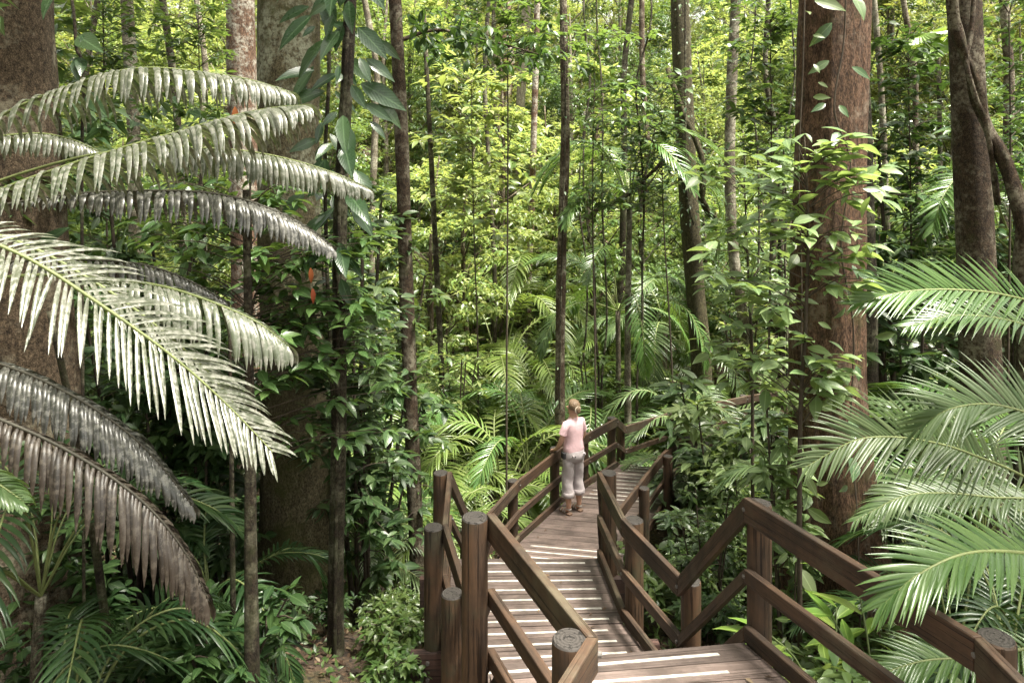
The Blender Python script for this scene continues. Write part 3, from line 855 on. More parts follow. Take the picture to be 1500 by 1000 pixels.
hero_tree('slender_tree', 'black trunk hung with very large drooping climber leaves', 6.6, [(514, -20), (508, 120), (498, 330), (497, 600), (492, 850)], (18, 24), M['bark_dark'], .2, 4, 8, 1, .9, .05, 14, 16)
hero_trees_last = hero_tree('slender_tree', 'tall straight brown trunk left of centre, between climber leaves and bright clearing', 9.0, [(578, -10), (588, 200), (596, 450), (606, 700), (616, 880)], (19, 22), M['bark_choc'], .3, 4, 10, 1, 1.1, .06, 16, 17, off=(-1.2, 0))
tb = hero_trees_last
g = G(); rr = np.random.default_rng(33); o0 = tb.location
bp_ = [P(584, 60, 9.0), P(640, 44, 9.2), P(710, 58, 9.3), P(790, 80, 9.4)]
gb = G(); tube(gb, [p - o0 for p in catmull(bp_, 14)], [.03, .008], 6, cap=False)
tips = []
for p in catmull(bp_, 26)[3:]:
    for q in range(3): tips.append(np.array(p - o0) + rr.normal(0, [.22, .3, .16]))
whorls(g, rr, tips, np.tile([[0.3, 0, 0]], (len(tips), 1)), 5, .19, .38, (-1.0, .2), LEAF_N)
lb_ = obj('branch', gb.mesh('branch', M['bark_choc']), tb); obj('branch_foliage', g.mesh('branch_foliage', M['leaf_dark']), lb_)
hero_tree('slender_tree', 'thin dark sapling trunk behind the leftmost boardwalk posts', 14.5, [(640, 400), (646, 520), (652, 660)], (8, 10), M['bark_dark'], .2, 4, 3.6, None, 1, .05, 10, 18)
hero_tree('slender_tree', 'crooked brown trunk rising directly behind the woman in pink', 13.2, [(826, 60), (828, 200), (822, 420), (820, 600), (822, 680)], (13, 17), M['bark_choc'], .2, 4, 6.5, None, .7, .09, 14, 19)
hero_tree('slender_tree', 'thin reddish pole of a trunk in the bright clearing', 21, [(787, 0), (784, 120), (779, 300), (773, 460)], (9, 9), M['bark_rust'], .2, 4, 10, None, .9, .05, 10, 20)
hero_tree('slender_tree', 'sunlit whitish trunk in the far top centre', 30, [(772, 0), (764, 120), (759, 260)], (13, 14), M['bark_pale'], .2, 4, 14, 1, 1.2, .05, 12, 21)
hero_tree('rainforest_tree', 'dark mossy leaning trunk in the centre right, wrapped by a looping liana', 14.5, [(996, 0), (1002, 150), (1008, 280), (1018, 420), (1028, 560)], (27, 29), M['bark_olive'], .2, 4, 12, None, 1.1, .05, 20, 22, off=(1, 0),
          limbs_px=[([(978, 100, 14.3), (1002, 170, 14.2), (1024, 215, 14.1), (1031, 260, 14.1), (1028, 295, 14.1), (1050, 325, 14.2)], .055, .075)])
hero_tree('slender_tree', 'mottled green-brown trunk between the leaning mossy trunk and the red trunk', 15.5, [(1078, 0), (1072, 120), (1069, 260), (1078, 400), (1104, 540), (1120, 640)], (15, 17), M['bark_grey'], .2, 4, 12, None, .9, .06, 14, 23)
hero_tree('rainforest_tree', 'great red-barked tree with climbing vine beside the handrail', 6.5, [(1222, -10), (1215, 250), (1210, 550), (1222, 800), (1238, 960)], (92, 112), M['bark_red'], 1.55, 6, 9, 0, 1.05, .04, 96, 24, rings=130, off=(-.8, -2.2), fl=.85)
hero_tree('rainforest_tree', 'black trunk standing close behind the great red-barked tree', 9.2, [(1252, 0), (1262, 250), (1268, 480), (1270, 700)], (30, 34), M['bark_dark'], .2, 4, 9, None, 1, .05, 16, 25)
hero_tree('rainforest_tree', 'dark chocolate trunk with a ring scar and twisting liana at upper right', 8.6, [(1412, -10), (1421, 200), (1430, 400), (1440, 640), (1448, 860)], (44, 56), M['bark_choc'], .3, 5, 9, 0, 1.2, .035, 28, 26, off=(.8, -.9))
hero_tree('slender_tree', 'black pole-like trunk at lower left in front of the mossy tree', 4.9, [(362, 380), (366, 600), (367, 800), (369, 1000)], (12, 27), M['bark_dark'], .1, 4, -.4, None, 1, .04, 14, 28)
hero_tree('slender_tree', 'thin black leaning stem at far lower left', 5.4, [(96, 560), (118, 660), (140, 800), (164, 1000)], (10, 14), M['bark_dark'], .1, 4, -1.0, None, 1, .05, 10, 29)
hero_tree('slender_tree', 'pencil-thin stem just left of the black pole trunk', 5.6, [(338, 600), (340, 760), (343, 1000)], (6, 9), M['bark_dark'], .1, 4, -1.2, None, 1, .05, 8, 30)
_r = np.random.default_rng(15)
for k, (px, d, w, b, lean) in enumerate([(722, 19, 6, 'bark_dark', -6), (905, 19, 9, 'bark_dark', 20), (1136, 17, 7, 'bark_dark', -10),
                                     (548, 22, 9, 'bark_grey', -14), (1300, 13, 8, 'bark_grey', -20), (1345, 16, 8, 'bark_choc', -22),
                                     (1480, 13, 13, 'bark_choc', -10), (125, 19, 8, 'bark_dark', 18), (300, 20, 8, 'bark_grey', -12), (955, 27, 8, 'bark_choc', -15),
                                     (735, 36, 24, 'bark_rust', 2), (1180, 25, 10, 'bark_choc', 16), (1390, 24, 10, 'bark_choc', 14), (30, 15, 10, 'bark_grey', 5)]):
    j = lambda: float(_r.normal(0, 6))
    hero_tree('slender_tree', 'thin bare trunk among many rising through the forest understorey', d, [(px + lean, 0), (px + lean * .6 + j(), 110), (px + lean * .3 + j(), 220), (px + j(), 400), (px - lean * .4, 560)], (w, w * 1.15), M[b], .1, 4, 12, 1 if k % 2 == 0 and not 600 < px < 960 and px < 1250 else None, .9, .08, 9, 40 + k, group='thin trunks in the understorey')

# lianas
def liana(label, pts, r, mat, name='liana', n=50, sides=7, rough=.12, seed=0, group=None):
    rr = np.random.default_rng(seed); ph = rr.random(4) * 6
    g = G(); base = pts[-1]
    tube(g, [p - base for p in catmull(pts, n)], [r * .8, r, r * 1.1], sides, lambda th, l, k: 1 + rough * (np.sin(2 * th + l * 6 + ph[0]) + .6 * math.sin(l * 9 + ph[1])))
    o = obj(name, g.mesh(name, mat), None, base)
    return tag(o, label, 'liana', group)
liana('twisting brown liana crossing the dark chocolate trunk at upper right', [P(1392, -60, 8.0), P(1398, 30, 8.1), P(1425, 115, 8.2), P(1442, 175, 8.25), P(1466, 225, 8.1), P(1486, 275, 8.0), P(1496, 340, 8.0), P(1500, 450, 8.0), P(1504, 620, 8.1), P(1506, 800, 8.2)], .075, M['bark_choc'], seed=1, rough=.2)
liana('thinner liana forking from the twisting one at the top right corner', [P(1428, -60, 8.2), P(1424, 40, 8.15), P(1416, 90, 8.12), P(1428, 140, 8.1), P(1446, 190, 8.1), P(1462, 300, 8.2)], .03, M['bark_choc'], seed=2)
liana('bare curved branch sweeping across left of the leaning mossy trunk', [P(972, 236, 14), P(945, 262, 14), P(915, 288, 14), P(880, 305, 14.1), P(855, 318, 14.2)], .045, M['bark_choc'], seed=3, name='fallen_branch')
for k, (a, b, d) in enumerate([(856, 870, 15), (862, 852, 16.5), (880, 893, 15), (944, 930, 13.6), (1108, 1102, 15), (1160, 1150, 14)]):
    rr = np.random.default_rng(60 + k)
    pts = [P(a + (b - a) * f + rr.normal(0, 5), -60 + 720 * f, d) for f in np.linspace(0, 1, 9)]
    pts[-1].z = float(ground(pts[-1].x, d))
    liana('wiry hanging liana dropping straight from the canopy', pts, .022, M['bark_dark'], seed=70 + k, group='hanging lianas')

# ------------------------------------------------------------------ palm fronds
def frond(pts, n, Lmax, width, a0=1.15, a1=.45, droop=.5, lift=.25, seed=0, r0=.012, prof=None, jit=.12, start=.08, segs=7, fold=.25, miss=0.0, minp=.18, strap=False, roll=0.0):
    """feather frond: rachis through pts, n leaflets a side. -> (leaflet geometry, rachis geometry)"""
    rng = np.random.default_rng(seed)
    N_ = 80
    pp = np.array([list(p) for p in catmull(pts, N_)])
    tan = nrm(np.gradient(pp, axis=0))
    gl, gr = G(), G()
    tube(gr, pp, [r0, r0 * .8, r0 * .25], 6, cap=False)
    for side in (-1, 1):
        for k in range(n):
            if rng.random() < miss: continue
            t = start + (1 - start) * (k + .5 + rng.uniform(-.2, .2)) / n
            f = t * (N_ - 1); i = min(int(f), N_ - 2); c = pp[i] + (pp[i + 1] - pp[i]) * (f - i); T = tan[i]
            S_ = np.cross(T, [0, 0, 1.0]); S_ = S_ / max(np.linalg.norm(S_), 1e-6)
            U_ = np.cross(S_, T)
            sd = (S_ * math.cos(roll) + U_ * math.sin(roll)) * side
            up = U_ * math.cos(roll) - S_ * math.sin(roll)
            s = (t - start) / (1 - start)
            pr = (minp + (1 - minp) * min(1, s / .3)) * (1 if s < .6 else 1 - (1 - .35) * ((s - .6) / .4) ** 1.4)
            L = Lmax * pr * (rng.uniform(.88, 1.06) if rng.random() > .07 else rng.uniform(.45, .8))
            a = a0 + (a1 - a0) * s + rng.normal(0, jit * .5)
            d = T * math.cos(a) + sd * math.sin(a) + up * (lift + rng.normal(0, jit * .5))
            d = d / np.linalg.norm(d)
            dr = droop * rng.uniform(.9, 1.1)
            wd = width * (.75 + .25 * pr)
            P0 = c.copy(); rows = []
            prw = [.5, .9, 1, 1, .92, .66, .06] if strap else [.5, .95, 1, .88, .66, .36, .04]
            for q in range(segs + 1):
                w = wd * float(np.interp(q / segs, np.linspace(0, 1, 7), prw))
                b = T - d * T.dot(d); b = b / max(np.linalg.norm(b), 1e-6)
                nn = np.cross(b, d)
                rows += [P0 - b * w / 2 + nn * w * fold, P0, P0 + b * w / 2 + nn * w * fold]
                d = d + np.array([0, 0, -1.0]) * dr / segs * (0.5 + q / segs)
                d = d / np.linalg.norm(d)
                P0 = P0 + d * L / segs
            Q = []
            for q in range(segs):
                o = q * 3
                Q += [[o, o + 1, o + 4, o + 3], [o + 1, o + 2, o + 5, o + 4]]
            gl.add(rows, Q)
    return gl, gr

def hero_frond(parent, org, px, n, Lmax, width, leafm, rm, label=None, **kw):
    pts = [P(a, b, d) - org for a, b, d in px]
    gl, gr = frond(pts, n, Lmax, width, **kw)
    o = obj('frond', gl.mesh('frond', leafm), parent)
    if label: o['label'] = label
    obj('stalk', gr.mesh('stalk', rm), o)
    return o

org = Vector((-4.3, 4.4, float(ground(-4.3, 4.4))))
pl = thing('feather_palm', 'large palm off the left edge whose long grey drooping fronds fan across the left side', 'palm', org)
obj('trunk', trunk_mesh('palm_trunk', [org, org + Vector((.05, 0, 2.0)), Vector((-4.25, 4.4, -.5))], [.13, .11, .10], M['bark_grey'], 14, 3, .03, .3, 3, origin=org), pl)
GF, DF, BF = M['frond_grey'], M['frond_grey_shaded'], M['frond_brown_shaded']
R1, R2 = M['rachis'], M['rachis_dark']
hero_frond(pl, org, [(-230, 330, 4.5), (-100, 235, 4.7), (10, 165, 4.8), (120, 120, 4.8), (205, 100, 4.8), (300, 106, 4.8), (370, 118, 4.8), (425, 135, 4.8)], 68, .42, .036, GF, R1, a0=1.4, a1=.85, droop=3.0, lift=.2, seed=1, strap=True, fold=.3)
hero_frond(pl, org, [(-200, 290, 5.4), (-60, 215, 5.4), (40, 196, 5.5), (100, 203, 5.5), (150, 224, 5.5)], 36, .27, .036, GF, R1, a0=1.4, a1=.9, droop=3.5, lift=.15, seed=2, strap=True, fold=.3)
hero_frond(pl, org, [(-230, 370, 4.2), (-90, 315, 4.3), (20, 270, 4.4), (130, 232, 4.4), (250, 196, 4.4), (340, 170, 4.4), (400, 158, 4.4), (446, 154, 4.4)], 70, .47, .036, GF, R1, a0=1.25, a1=.7, droop=2.4, lift=.1, seed=3, strap=True, fold=.3)
hero_frond(pl, org, [(-200, 360, 5.0), (-40, 280, 5.0), (110, 232, 5.1), (220, 218, 5.1), (320, 218, 5.1), (400, 228, 5.1), (480, 250, 5.1), (540, 276, 5.1)], 70, .33, .036, GF, R1, a0=1.4, a1=.8, droop=3.8, lift=.15, seed=4, strap=True, fold=.3, start=.3)
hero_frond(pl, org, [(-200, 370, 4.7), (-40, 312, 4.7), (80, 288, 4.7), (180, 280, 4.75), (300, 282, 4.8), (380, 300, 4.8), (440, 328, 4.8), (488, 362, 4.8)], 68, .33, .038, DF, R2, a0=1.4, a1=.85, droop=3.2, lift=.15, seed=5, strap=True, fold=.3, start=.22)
hero_frond(pl, org, [(-180, 330, 3.5), (-60, 342, 3.5), (40, 378, 3.55), (150, 448, 3.6), (250, 520, 3.65), (330, 590, 3.7), (400, 662, 3.7)], 58, .46, .024, GF, R1, a0=1.25, a1=.6, droop=.55, lift=.1, roll=-.45, seed=6, strap=True, fold=.3)
hero_frond(pl, org, [(-150, 310, 4.0), (20, 352, 4.05), (130, 408, 4.1), (220, 470, 4.15), (300, 540, 4.2), (350, 600, 4.2)], 48, .36, .024, GF, R1, a0=1.2, a1=.55, droop=.7, lift=.15, seed=7, strap=True, fold=.3)
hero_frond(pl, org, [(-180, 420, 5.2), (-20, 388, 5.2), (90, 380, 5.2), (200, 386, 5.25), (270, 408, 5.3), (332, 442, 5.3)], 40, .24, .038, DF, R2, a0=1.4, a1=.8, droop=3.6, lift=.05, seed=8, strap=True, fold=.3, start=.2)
hero_frond(pl, org, [(-150, 430, 4.3), (30, 404, 4.3), (150, 408, 4.3), (240, 420, 4.3), (320, 446, 4.3), (380, 474, 4.3), (424, 508, 4.3)], 54, .39, .034, GF, R1, a0=1.2, a1=.7, droop=3.2, lift=.05, seed=9, strap=True, fold=.3, start=.3, miss=.12)
hero_frond(pl, org, [(-180, 480, 4.3), (-40, 520, 4.3), (60, 556, 4.3), (150, 606, 4.3), (220, 664, 4.3), (284, 742, 4.3)], 64, .34, .036, DF, R2, 'grey lower frond, coloured darker for shade', a0=1.35, a1=.8, droop=3.4, lift=.05, seed=10, strap=True, fold=.3)
hero_frond(pl, org, [(-180, 560, 4.0), (-40, 600, 4.0), (60, 640, 4.0), (150, 690, 4.0), (220, 745, 4.0), (272, 810, 4.0), (306, 880, 4.0)], 64, .42, .036, BF, R2, 'withered brown lowest frond', a0=1.3, a1=.8, droop=4.5, lift=.0, seed=11, strap=True, fold=.3)
hero_frond(pl, org, [(-160, 660, 3.6), (-60, 690, 3.6), (-10, 705, 3.6), (36, 735, 3.6)], 26, .2, .034, M['palm_pale'], R1, a0=1.1, a1=.6, droop=1.2, seed=12, strap=True, fold=.3)

org = Vector((4.1, 4.4, float(ground(4.1, 4.4))))
pr = thing('feather_palm', 'palm off the right edge whose pale arching fronds reach in over the handrail', 'palm', org)
obj('trunk', trunk_mesh('palm_trunk', [org, org + Vector((0, 0, 1.0)), Vector((4.1, 4.4, -2.0))], [.12, .10, .09], M['bark_grey'], 14, 4, .03, .3, 3, origin=org), pr)
PP, PG, PDK, PLT = M['palm_pale'], M['palm_green'], M['palm_dark'], M['palm_light']
hero_frond(pr, org, [(1660, 790, 4.5), (1500, 698, 4.6), (1430, 668, 4.65), (1376, 650, 4.7), (1310, 640, 4.7), (1250, 646, 4.7), (1180, 684, 4.7)], 54, .46, .024, PP, R1, a0=1.25, a1=.4, droop=.35, lift=.2, roll=.85, seed=21, jit=.08)
hero_frond(pr, org, [(1660, 800, 5.0), (1540, 738, 5.0), (1450, 728, 5.05), (1380, 722, 5.1), (1320, 728, 5.1), (1253, 762, 5.1)], 48, .38, .022, PP, R1, a0=1.1, a1=.4, droop=.9, lift=.2, roll=.4, seed=22, jit=.08)
hero_frond(pr, org, [(1680, 860, 3.2), (1560, 822, 3.15), (1480, 808, 3.1), (1410, 812, 3.05), (1345, 842, 3.0), (1295, 884, 3.0)], 46, .34, .024, M['palm_green'], R1, a0=.95, a1=.3, droop=.4, lift=.2, roll=.5, seed=23, jit=.08)
hero_frond(pr, org, [(1660, 540, 5.4), (1560, 462, 5.4), (1470, 432, 5.4), (1380, 424, 5.4), (1310, 430, 5.4), (1252, 446, 5.4)], 54, .44, .026, PG, R1, a0=1.05, a1=.35, droop=.25, lift=.2, roll=.85, seed=24, jit=.08)
hero_frond(pr, org, [(1640, 560, 5.9), (1560, 500, 5.9), (1480, 470, 5.9), (1400, 462, 5.9), (1330, 478, 5.9)], 46, .42, .026, PG, R1, a0=1.1, a1=.4, droop=.6, lift=.2, roll=.5, seed=25, jit=.08)
hero_frond(pr, org, [(1600, 930, 4.0), (1500, 950, 4.0), (1420, 962, 4.0), (1350, 968, 4.0), (1280, 990, 4.0)], 40, .32, .022, PG, R1, a0=1.1, a1=.4, droop=.5, lift=.2, roll=.5, seed=26, jit=.08)
hero_frond(pr, org, [(1640, 690, 4.2), (1580, 640, 4.2), (1520, 610, 4.3), (1450, 592, 4.4), (1390, 600, 4.4), (1340, 630, 4.5)], 46, .44, .024, PP, R1, a0=1.15, a1=.4, droop=.4, lift=.2, roll=.7, seed=27, jit=.08)

# instanced palms: fronds in local space, base at the origin, arching out along +Y
def frond_pair(seed, length, arch, n, Lmax, width, leafm, rm, **kw):
    pts = [Vector((0, 0, 0)), Vector((0, length * .3, length * (.34 * arch))), Vector((0, length * .62, length * .40 * arch)), Vector((0, length * .88, length * .22 * arch)), Vector((0, length, length * (.02 * arch)))]
    gl, gr = frond(pts, n, Lmax, width, seed=seed, **kw)
    return gl.mesh('frond', leafm), gr.mesh('stalk', rm)
KINDS = {}
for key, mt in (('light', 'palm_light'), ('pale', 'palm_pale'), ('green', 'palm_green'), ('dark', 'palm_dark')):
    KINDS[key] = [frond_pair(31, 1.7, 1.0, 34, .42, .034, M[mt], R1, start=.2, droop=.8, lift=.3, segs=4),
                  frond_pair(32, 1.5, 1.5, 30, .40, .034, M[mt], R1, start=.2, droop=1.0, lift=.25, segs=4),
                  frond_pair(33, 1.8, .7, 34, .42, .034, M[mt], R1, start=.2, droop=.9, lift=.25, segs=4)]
def palm(kind, loc, sc, label, group=None, nf=9, trunk_h=0.0, seed=0, pitch=(-.25, .55), name='understorey_palm', bark='bark_grey'):
    rng = np.random.default_rng(seed)
    t = thing(name, label, 'palm', loc, rng.random() * 6, group)
    t.scale = (sc, sc, sc)
    if trunk_h:
        h = trunk_h / sc
        obj('trunk', trunk_mesh('palm_stem', [Vector((0, 0, -.3)), Vector((.03, .02, h * .5)), Vector((0, 0, h))], [.07, .05, .045], M[bark], 10, seed, .03, .2, 3, rings=16), t)
    else: h = 0.03
    for k in range(nf):
        ml, mr = KINDS[kind][rng.integers(0, 3)]
        f = obj('frond', ml, t, (0, 0, h))
        f.rotation_euler = (rng.uniform(*pitch), rng.normal(0, .12), k * 2.39996 + rng.normal(0, .2))
        s = rng.uniform(.8, 1.12); f.scale = (s, s, s)
        obj('stalk', mr, f)
    return t

def on_ground(px, d): return ground_pt(px, d)
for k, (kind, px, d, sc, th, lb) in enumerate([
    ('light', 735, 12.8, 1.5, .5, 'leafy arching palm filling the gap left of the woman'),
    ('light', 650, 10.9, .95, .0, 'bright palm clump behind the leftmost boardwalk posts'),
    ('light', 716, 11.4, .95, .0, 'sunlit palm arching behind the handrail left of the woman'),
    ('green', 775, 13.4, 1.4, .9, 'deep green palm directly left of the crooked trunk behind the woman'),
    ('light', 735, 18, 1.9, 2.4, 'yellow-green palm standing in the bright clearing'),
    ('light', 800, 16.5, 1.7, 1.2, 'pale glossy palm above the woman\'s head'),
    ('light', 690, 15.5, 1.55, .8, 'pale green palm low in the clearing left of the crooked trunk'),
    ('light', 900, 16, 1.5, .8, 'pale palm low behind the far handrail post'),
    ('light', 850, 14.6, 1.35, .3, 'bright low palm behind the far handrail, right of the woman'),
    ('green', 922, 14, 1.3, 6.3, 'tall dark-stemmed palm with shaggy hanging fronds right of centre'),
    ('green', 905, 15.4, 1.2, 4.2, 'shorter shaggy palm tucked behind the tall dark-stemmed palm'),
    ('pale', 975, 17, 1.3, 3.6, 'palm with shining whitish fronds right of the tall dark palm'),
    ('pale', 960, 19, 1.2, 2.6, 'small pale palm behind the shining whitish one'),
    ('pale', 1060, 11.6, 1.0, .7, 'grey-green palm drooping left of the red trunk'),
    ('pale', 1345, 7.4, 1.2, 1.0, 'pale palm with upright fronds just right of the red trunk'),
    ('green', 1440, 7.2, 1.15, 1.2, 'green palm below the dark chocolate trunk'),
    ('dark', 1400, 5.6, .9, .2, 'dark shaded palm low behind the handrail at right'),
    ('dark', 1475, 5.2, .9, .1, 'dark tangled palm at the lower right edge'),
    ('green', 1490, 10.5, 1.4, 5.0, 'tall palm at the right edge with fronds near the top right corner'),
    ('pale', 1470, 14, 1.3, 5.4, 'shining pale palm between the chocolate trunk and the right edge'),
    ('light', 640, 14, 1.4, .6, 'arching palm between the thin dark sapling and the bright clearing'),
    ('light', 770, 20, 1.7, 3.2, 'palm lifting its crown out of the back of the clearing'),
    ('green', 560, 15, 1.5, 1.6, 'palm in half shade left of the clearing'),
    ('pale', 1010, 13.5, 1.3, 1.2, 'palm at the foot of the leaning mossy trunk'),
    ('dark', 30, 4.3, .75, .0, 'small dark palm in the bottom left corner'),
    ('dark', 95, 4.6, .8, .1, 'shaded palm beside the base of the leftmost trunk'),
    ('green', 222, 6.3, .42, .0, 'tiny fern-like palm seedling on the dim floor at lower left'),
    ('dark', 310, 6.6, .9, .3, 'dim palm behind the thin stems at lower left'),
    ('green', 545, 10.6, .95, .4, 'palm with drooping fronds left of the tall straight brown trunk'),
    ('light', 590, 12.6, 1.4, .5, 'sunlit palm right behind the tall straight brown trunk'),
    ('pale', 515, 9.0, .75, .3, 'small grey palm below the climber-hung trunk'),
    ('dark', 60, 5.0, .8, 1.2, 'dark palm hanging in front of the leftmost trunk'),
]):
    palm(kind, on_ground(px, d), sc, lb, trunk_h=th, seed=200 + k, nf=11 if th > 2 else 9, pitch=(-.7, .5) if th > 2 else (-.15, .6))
rng = np.random.default_rng(8)
def scatter(n, px0, px1, d0, d1, mind, walk=1.3, seed=0, ok=None):
    rng = np.random.default_rng(seed); out = []
    tries = 0
    while len(out) < n and tries < n * 60:
        tries += 1
        d = math.sqrt(rng.uniform(d0 ** 2, d1 ** 2)); px = rng.uniform(px0, px1)
        x = (px - 750) * d / 1000
        if walk_dist(x, d) < walk: continue
        if any((x - a) ** 2 + (d - b) ** 2 < mind ** 2 for a, b in out): continue
        if ok and not ok(px, d): continue
        out.append((x, d))
    return out
def clear_view(px, d):       # nothing tall between the camera and the walk
    return not (d < 11.5 and 610 < px < 1130 and d < 4 + (px - 600) / 60)
kk = ['light', 'green', 'pale', 'light']
for k, (x, y) in enumerate(scatter(46, -150, 1650, 13, 27, 1.7, 2.0, 91)):
    palm(kk[k % 4], Vector((x, y, float(ground(x, y)))), rng.uniform(.9, 1.5), 'feathery palm scattered through the sunlit forest floor beyond the walk', 'palms in the understorey', 8, rng.choice([0.2, .5, 1.0, 2.2]), 300 + k)

# fan palms
def fan_mesh(seed, R, nseg, mat):
    rng = np.random.default_rng(seed); g = G()
    a = np.linspace(-2.6, 2.6, nseg * 2 + 1)
    V = [[0, 0, 0]]
    for i, t in enumerate(a):
        r = R * (1 if i % 2 else .93) * (1 + .03 * rng.normal())
        V.append([r * .5 * math.sin(t), r * .5 * math.cos(t), (.05 if i % 2 else 0) * R * .5])
    n = len(a)
    for i, t in enumerate(a):
        r = R * (1 if i % 2 else .9)
        V.append([r * math.sin(t), r * math.cos(t), (.05 if i % 2 else 0) * R - .18 * R])
    T = [[0, i + 1, i + 2] for i in range(n - 1)]
    Q = [[i + 1, i + 1 + n, i + 2 + n, i + 2] for i in range(n - 1)]
    g.add(V, Q, T)
    return g.mesh('fan_leaf', mat, False)
FAN = [fan_mesh(1, .55, 26, M['palm_green']), fan_mesh(2, .5, 24, M['palm_light'])]
def fan_palm(loc, h, sc, label, n=6, seed=0, m=0):
    rng = np.random.default_rng(seed)
    t = thing('fan_palm', label, 'palm', loc)
    obj('trunk', trunk_mesh('fan_palm_trunk', [Vector((0, 0, -.3)), Vector((.05, 0, h * .5)), Vector((0, 0, h))], [.05, .04], M['bark_dark'], 9, seed, .03, .1, 3, rings=14), t)
    for k in range(n):
        az = k * 2.4 + rng.normal(0, .2); e = rng.uniform(.0, 1.0); ln = .8 * sc
        b = Vector((math.cos(az) * math.cos(e), math.sin(az) * math.cos(e), math.sin(e))) * ln + Vector((0, 0, h))
        f = obj('fan_leaf', FAN[m], t, b); f.scale = (sc,) * 3
        f.rotation_euler = (rng.uniform(-.9, .2), rng.normal(0, .2), az - PI / 2)
        g = G(); tube(g, [Vector((0, 0, h)), Vector((0, 0, h)).lerp(b, .5) + Vector((0, 0, .08)), b], [.012, .008], 5, cap=False)
        obj('stalk', g.mesh('stalk', M['stem_green']), t)
fan_palm(on_ground(606, 11.8), 2.5, .55, 'fan palm with round pleated leaves beside the tall straight brown trunk', 6, 1)
fan_palm(on_ground(1375, 13.5), 9.0, .75, 'tall fan palm near the top right, left of the dark chocolate trunk', 9, 2, 1)

# ------------------------------------------------------------------ shrubs and saplings
PL = {}
def protos(key, cnt, *a, **kw):
    PL[key] = [plant_meshes(key, 500 + 13 * i + len(PL) * 101, *a, **kw) for i in range(cnt)]
protos('glossy', 3, 3.6, 1.2, 4, 13, 6, .20, M['leaf_dark'], .40, LEAF_N, low=.25)
protos('blue', 3, 3.2, 1.1, 4, 12, 6, .18, M['leaf_blue'], .38, LEAF_N, low=.2)
protos('mid', 3, 2.4, .9, 5, 10, 6, .14, M['leaf_mid'], .42, LEAF_S, low=.15)
protos('bright', 3, 3.0, 1.1, 5, 12, 6, .15, M['leaf_bright'], .40, LEAF_S, low=.15)
protos('low', 3, .8, .5, 6, 5, 6, .13, M['leaf_mid'], .42, LEAF_N, low=.2)
protos('lowdark', 3, .7, .5, 6, 5, 6, .12, M['leaf_dark'], .42, LEAF_N, low=.2)
protos('pale', 2, 3.6, .75, 2, 12, 6, .23, M['leaf_pale'], .42, LEAF_N, low=.3)
protos('glossytall', 3, 5.4, 1.35, 4, 20, 6, .20, M['leaf_blue'], .40, LEAF_N, low=.3)
protos('paletall', 2, 5.6, .80, 2, 12, 5, .23, M['leaf_pale'], .42, LEAF_N, low=.45)
protos('midtall', 3, 5.2, 1.3, 4, 20, 6, .17, M['leaf_mid'], .42, LEAF_N, low=.3)
protos('broad', 2, 2.0, .9, 4, 9, 7, .22, M['leaf_blue'], .36, LEAF_N, low=.35, el=(-.6, .2))

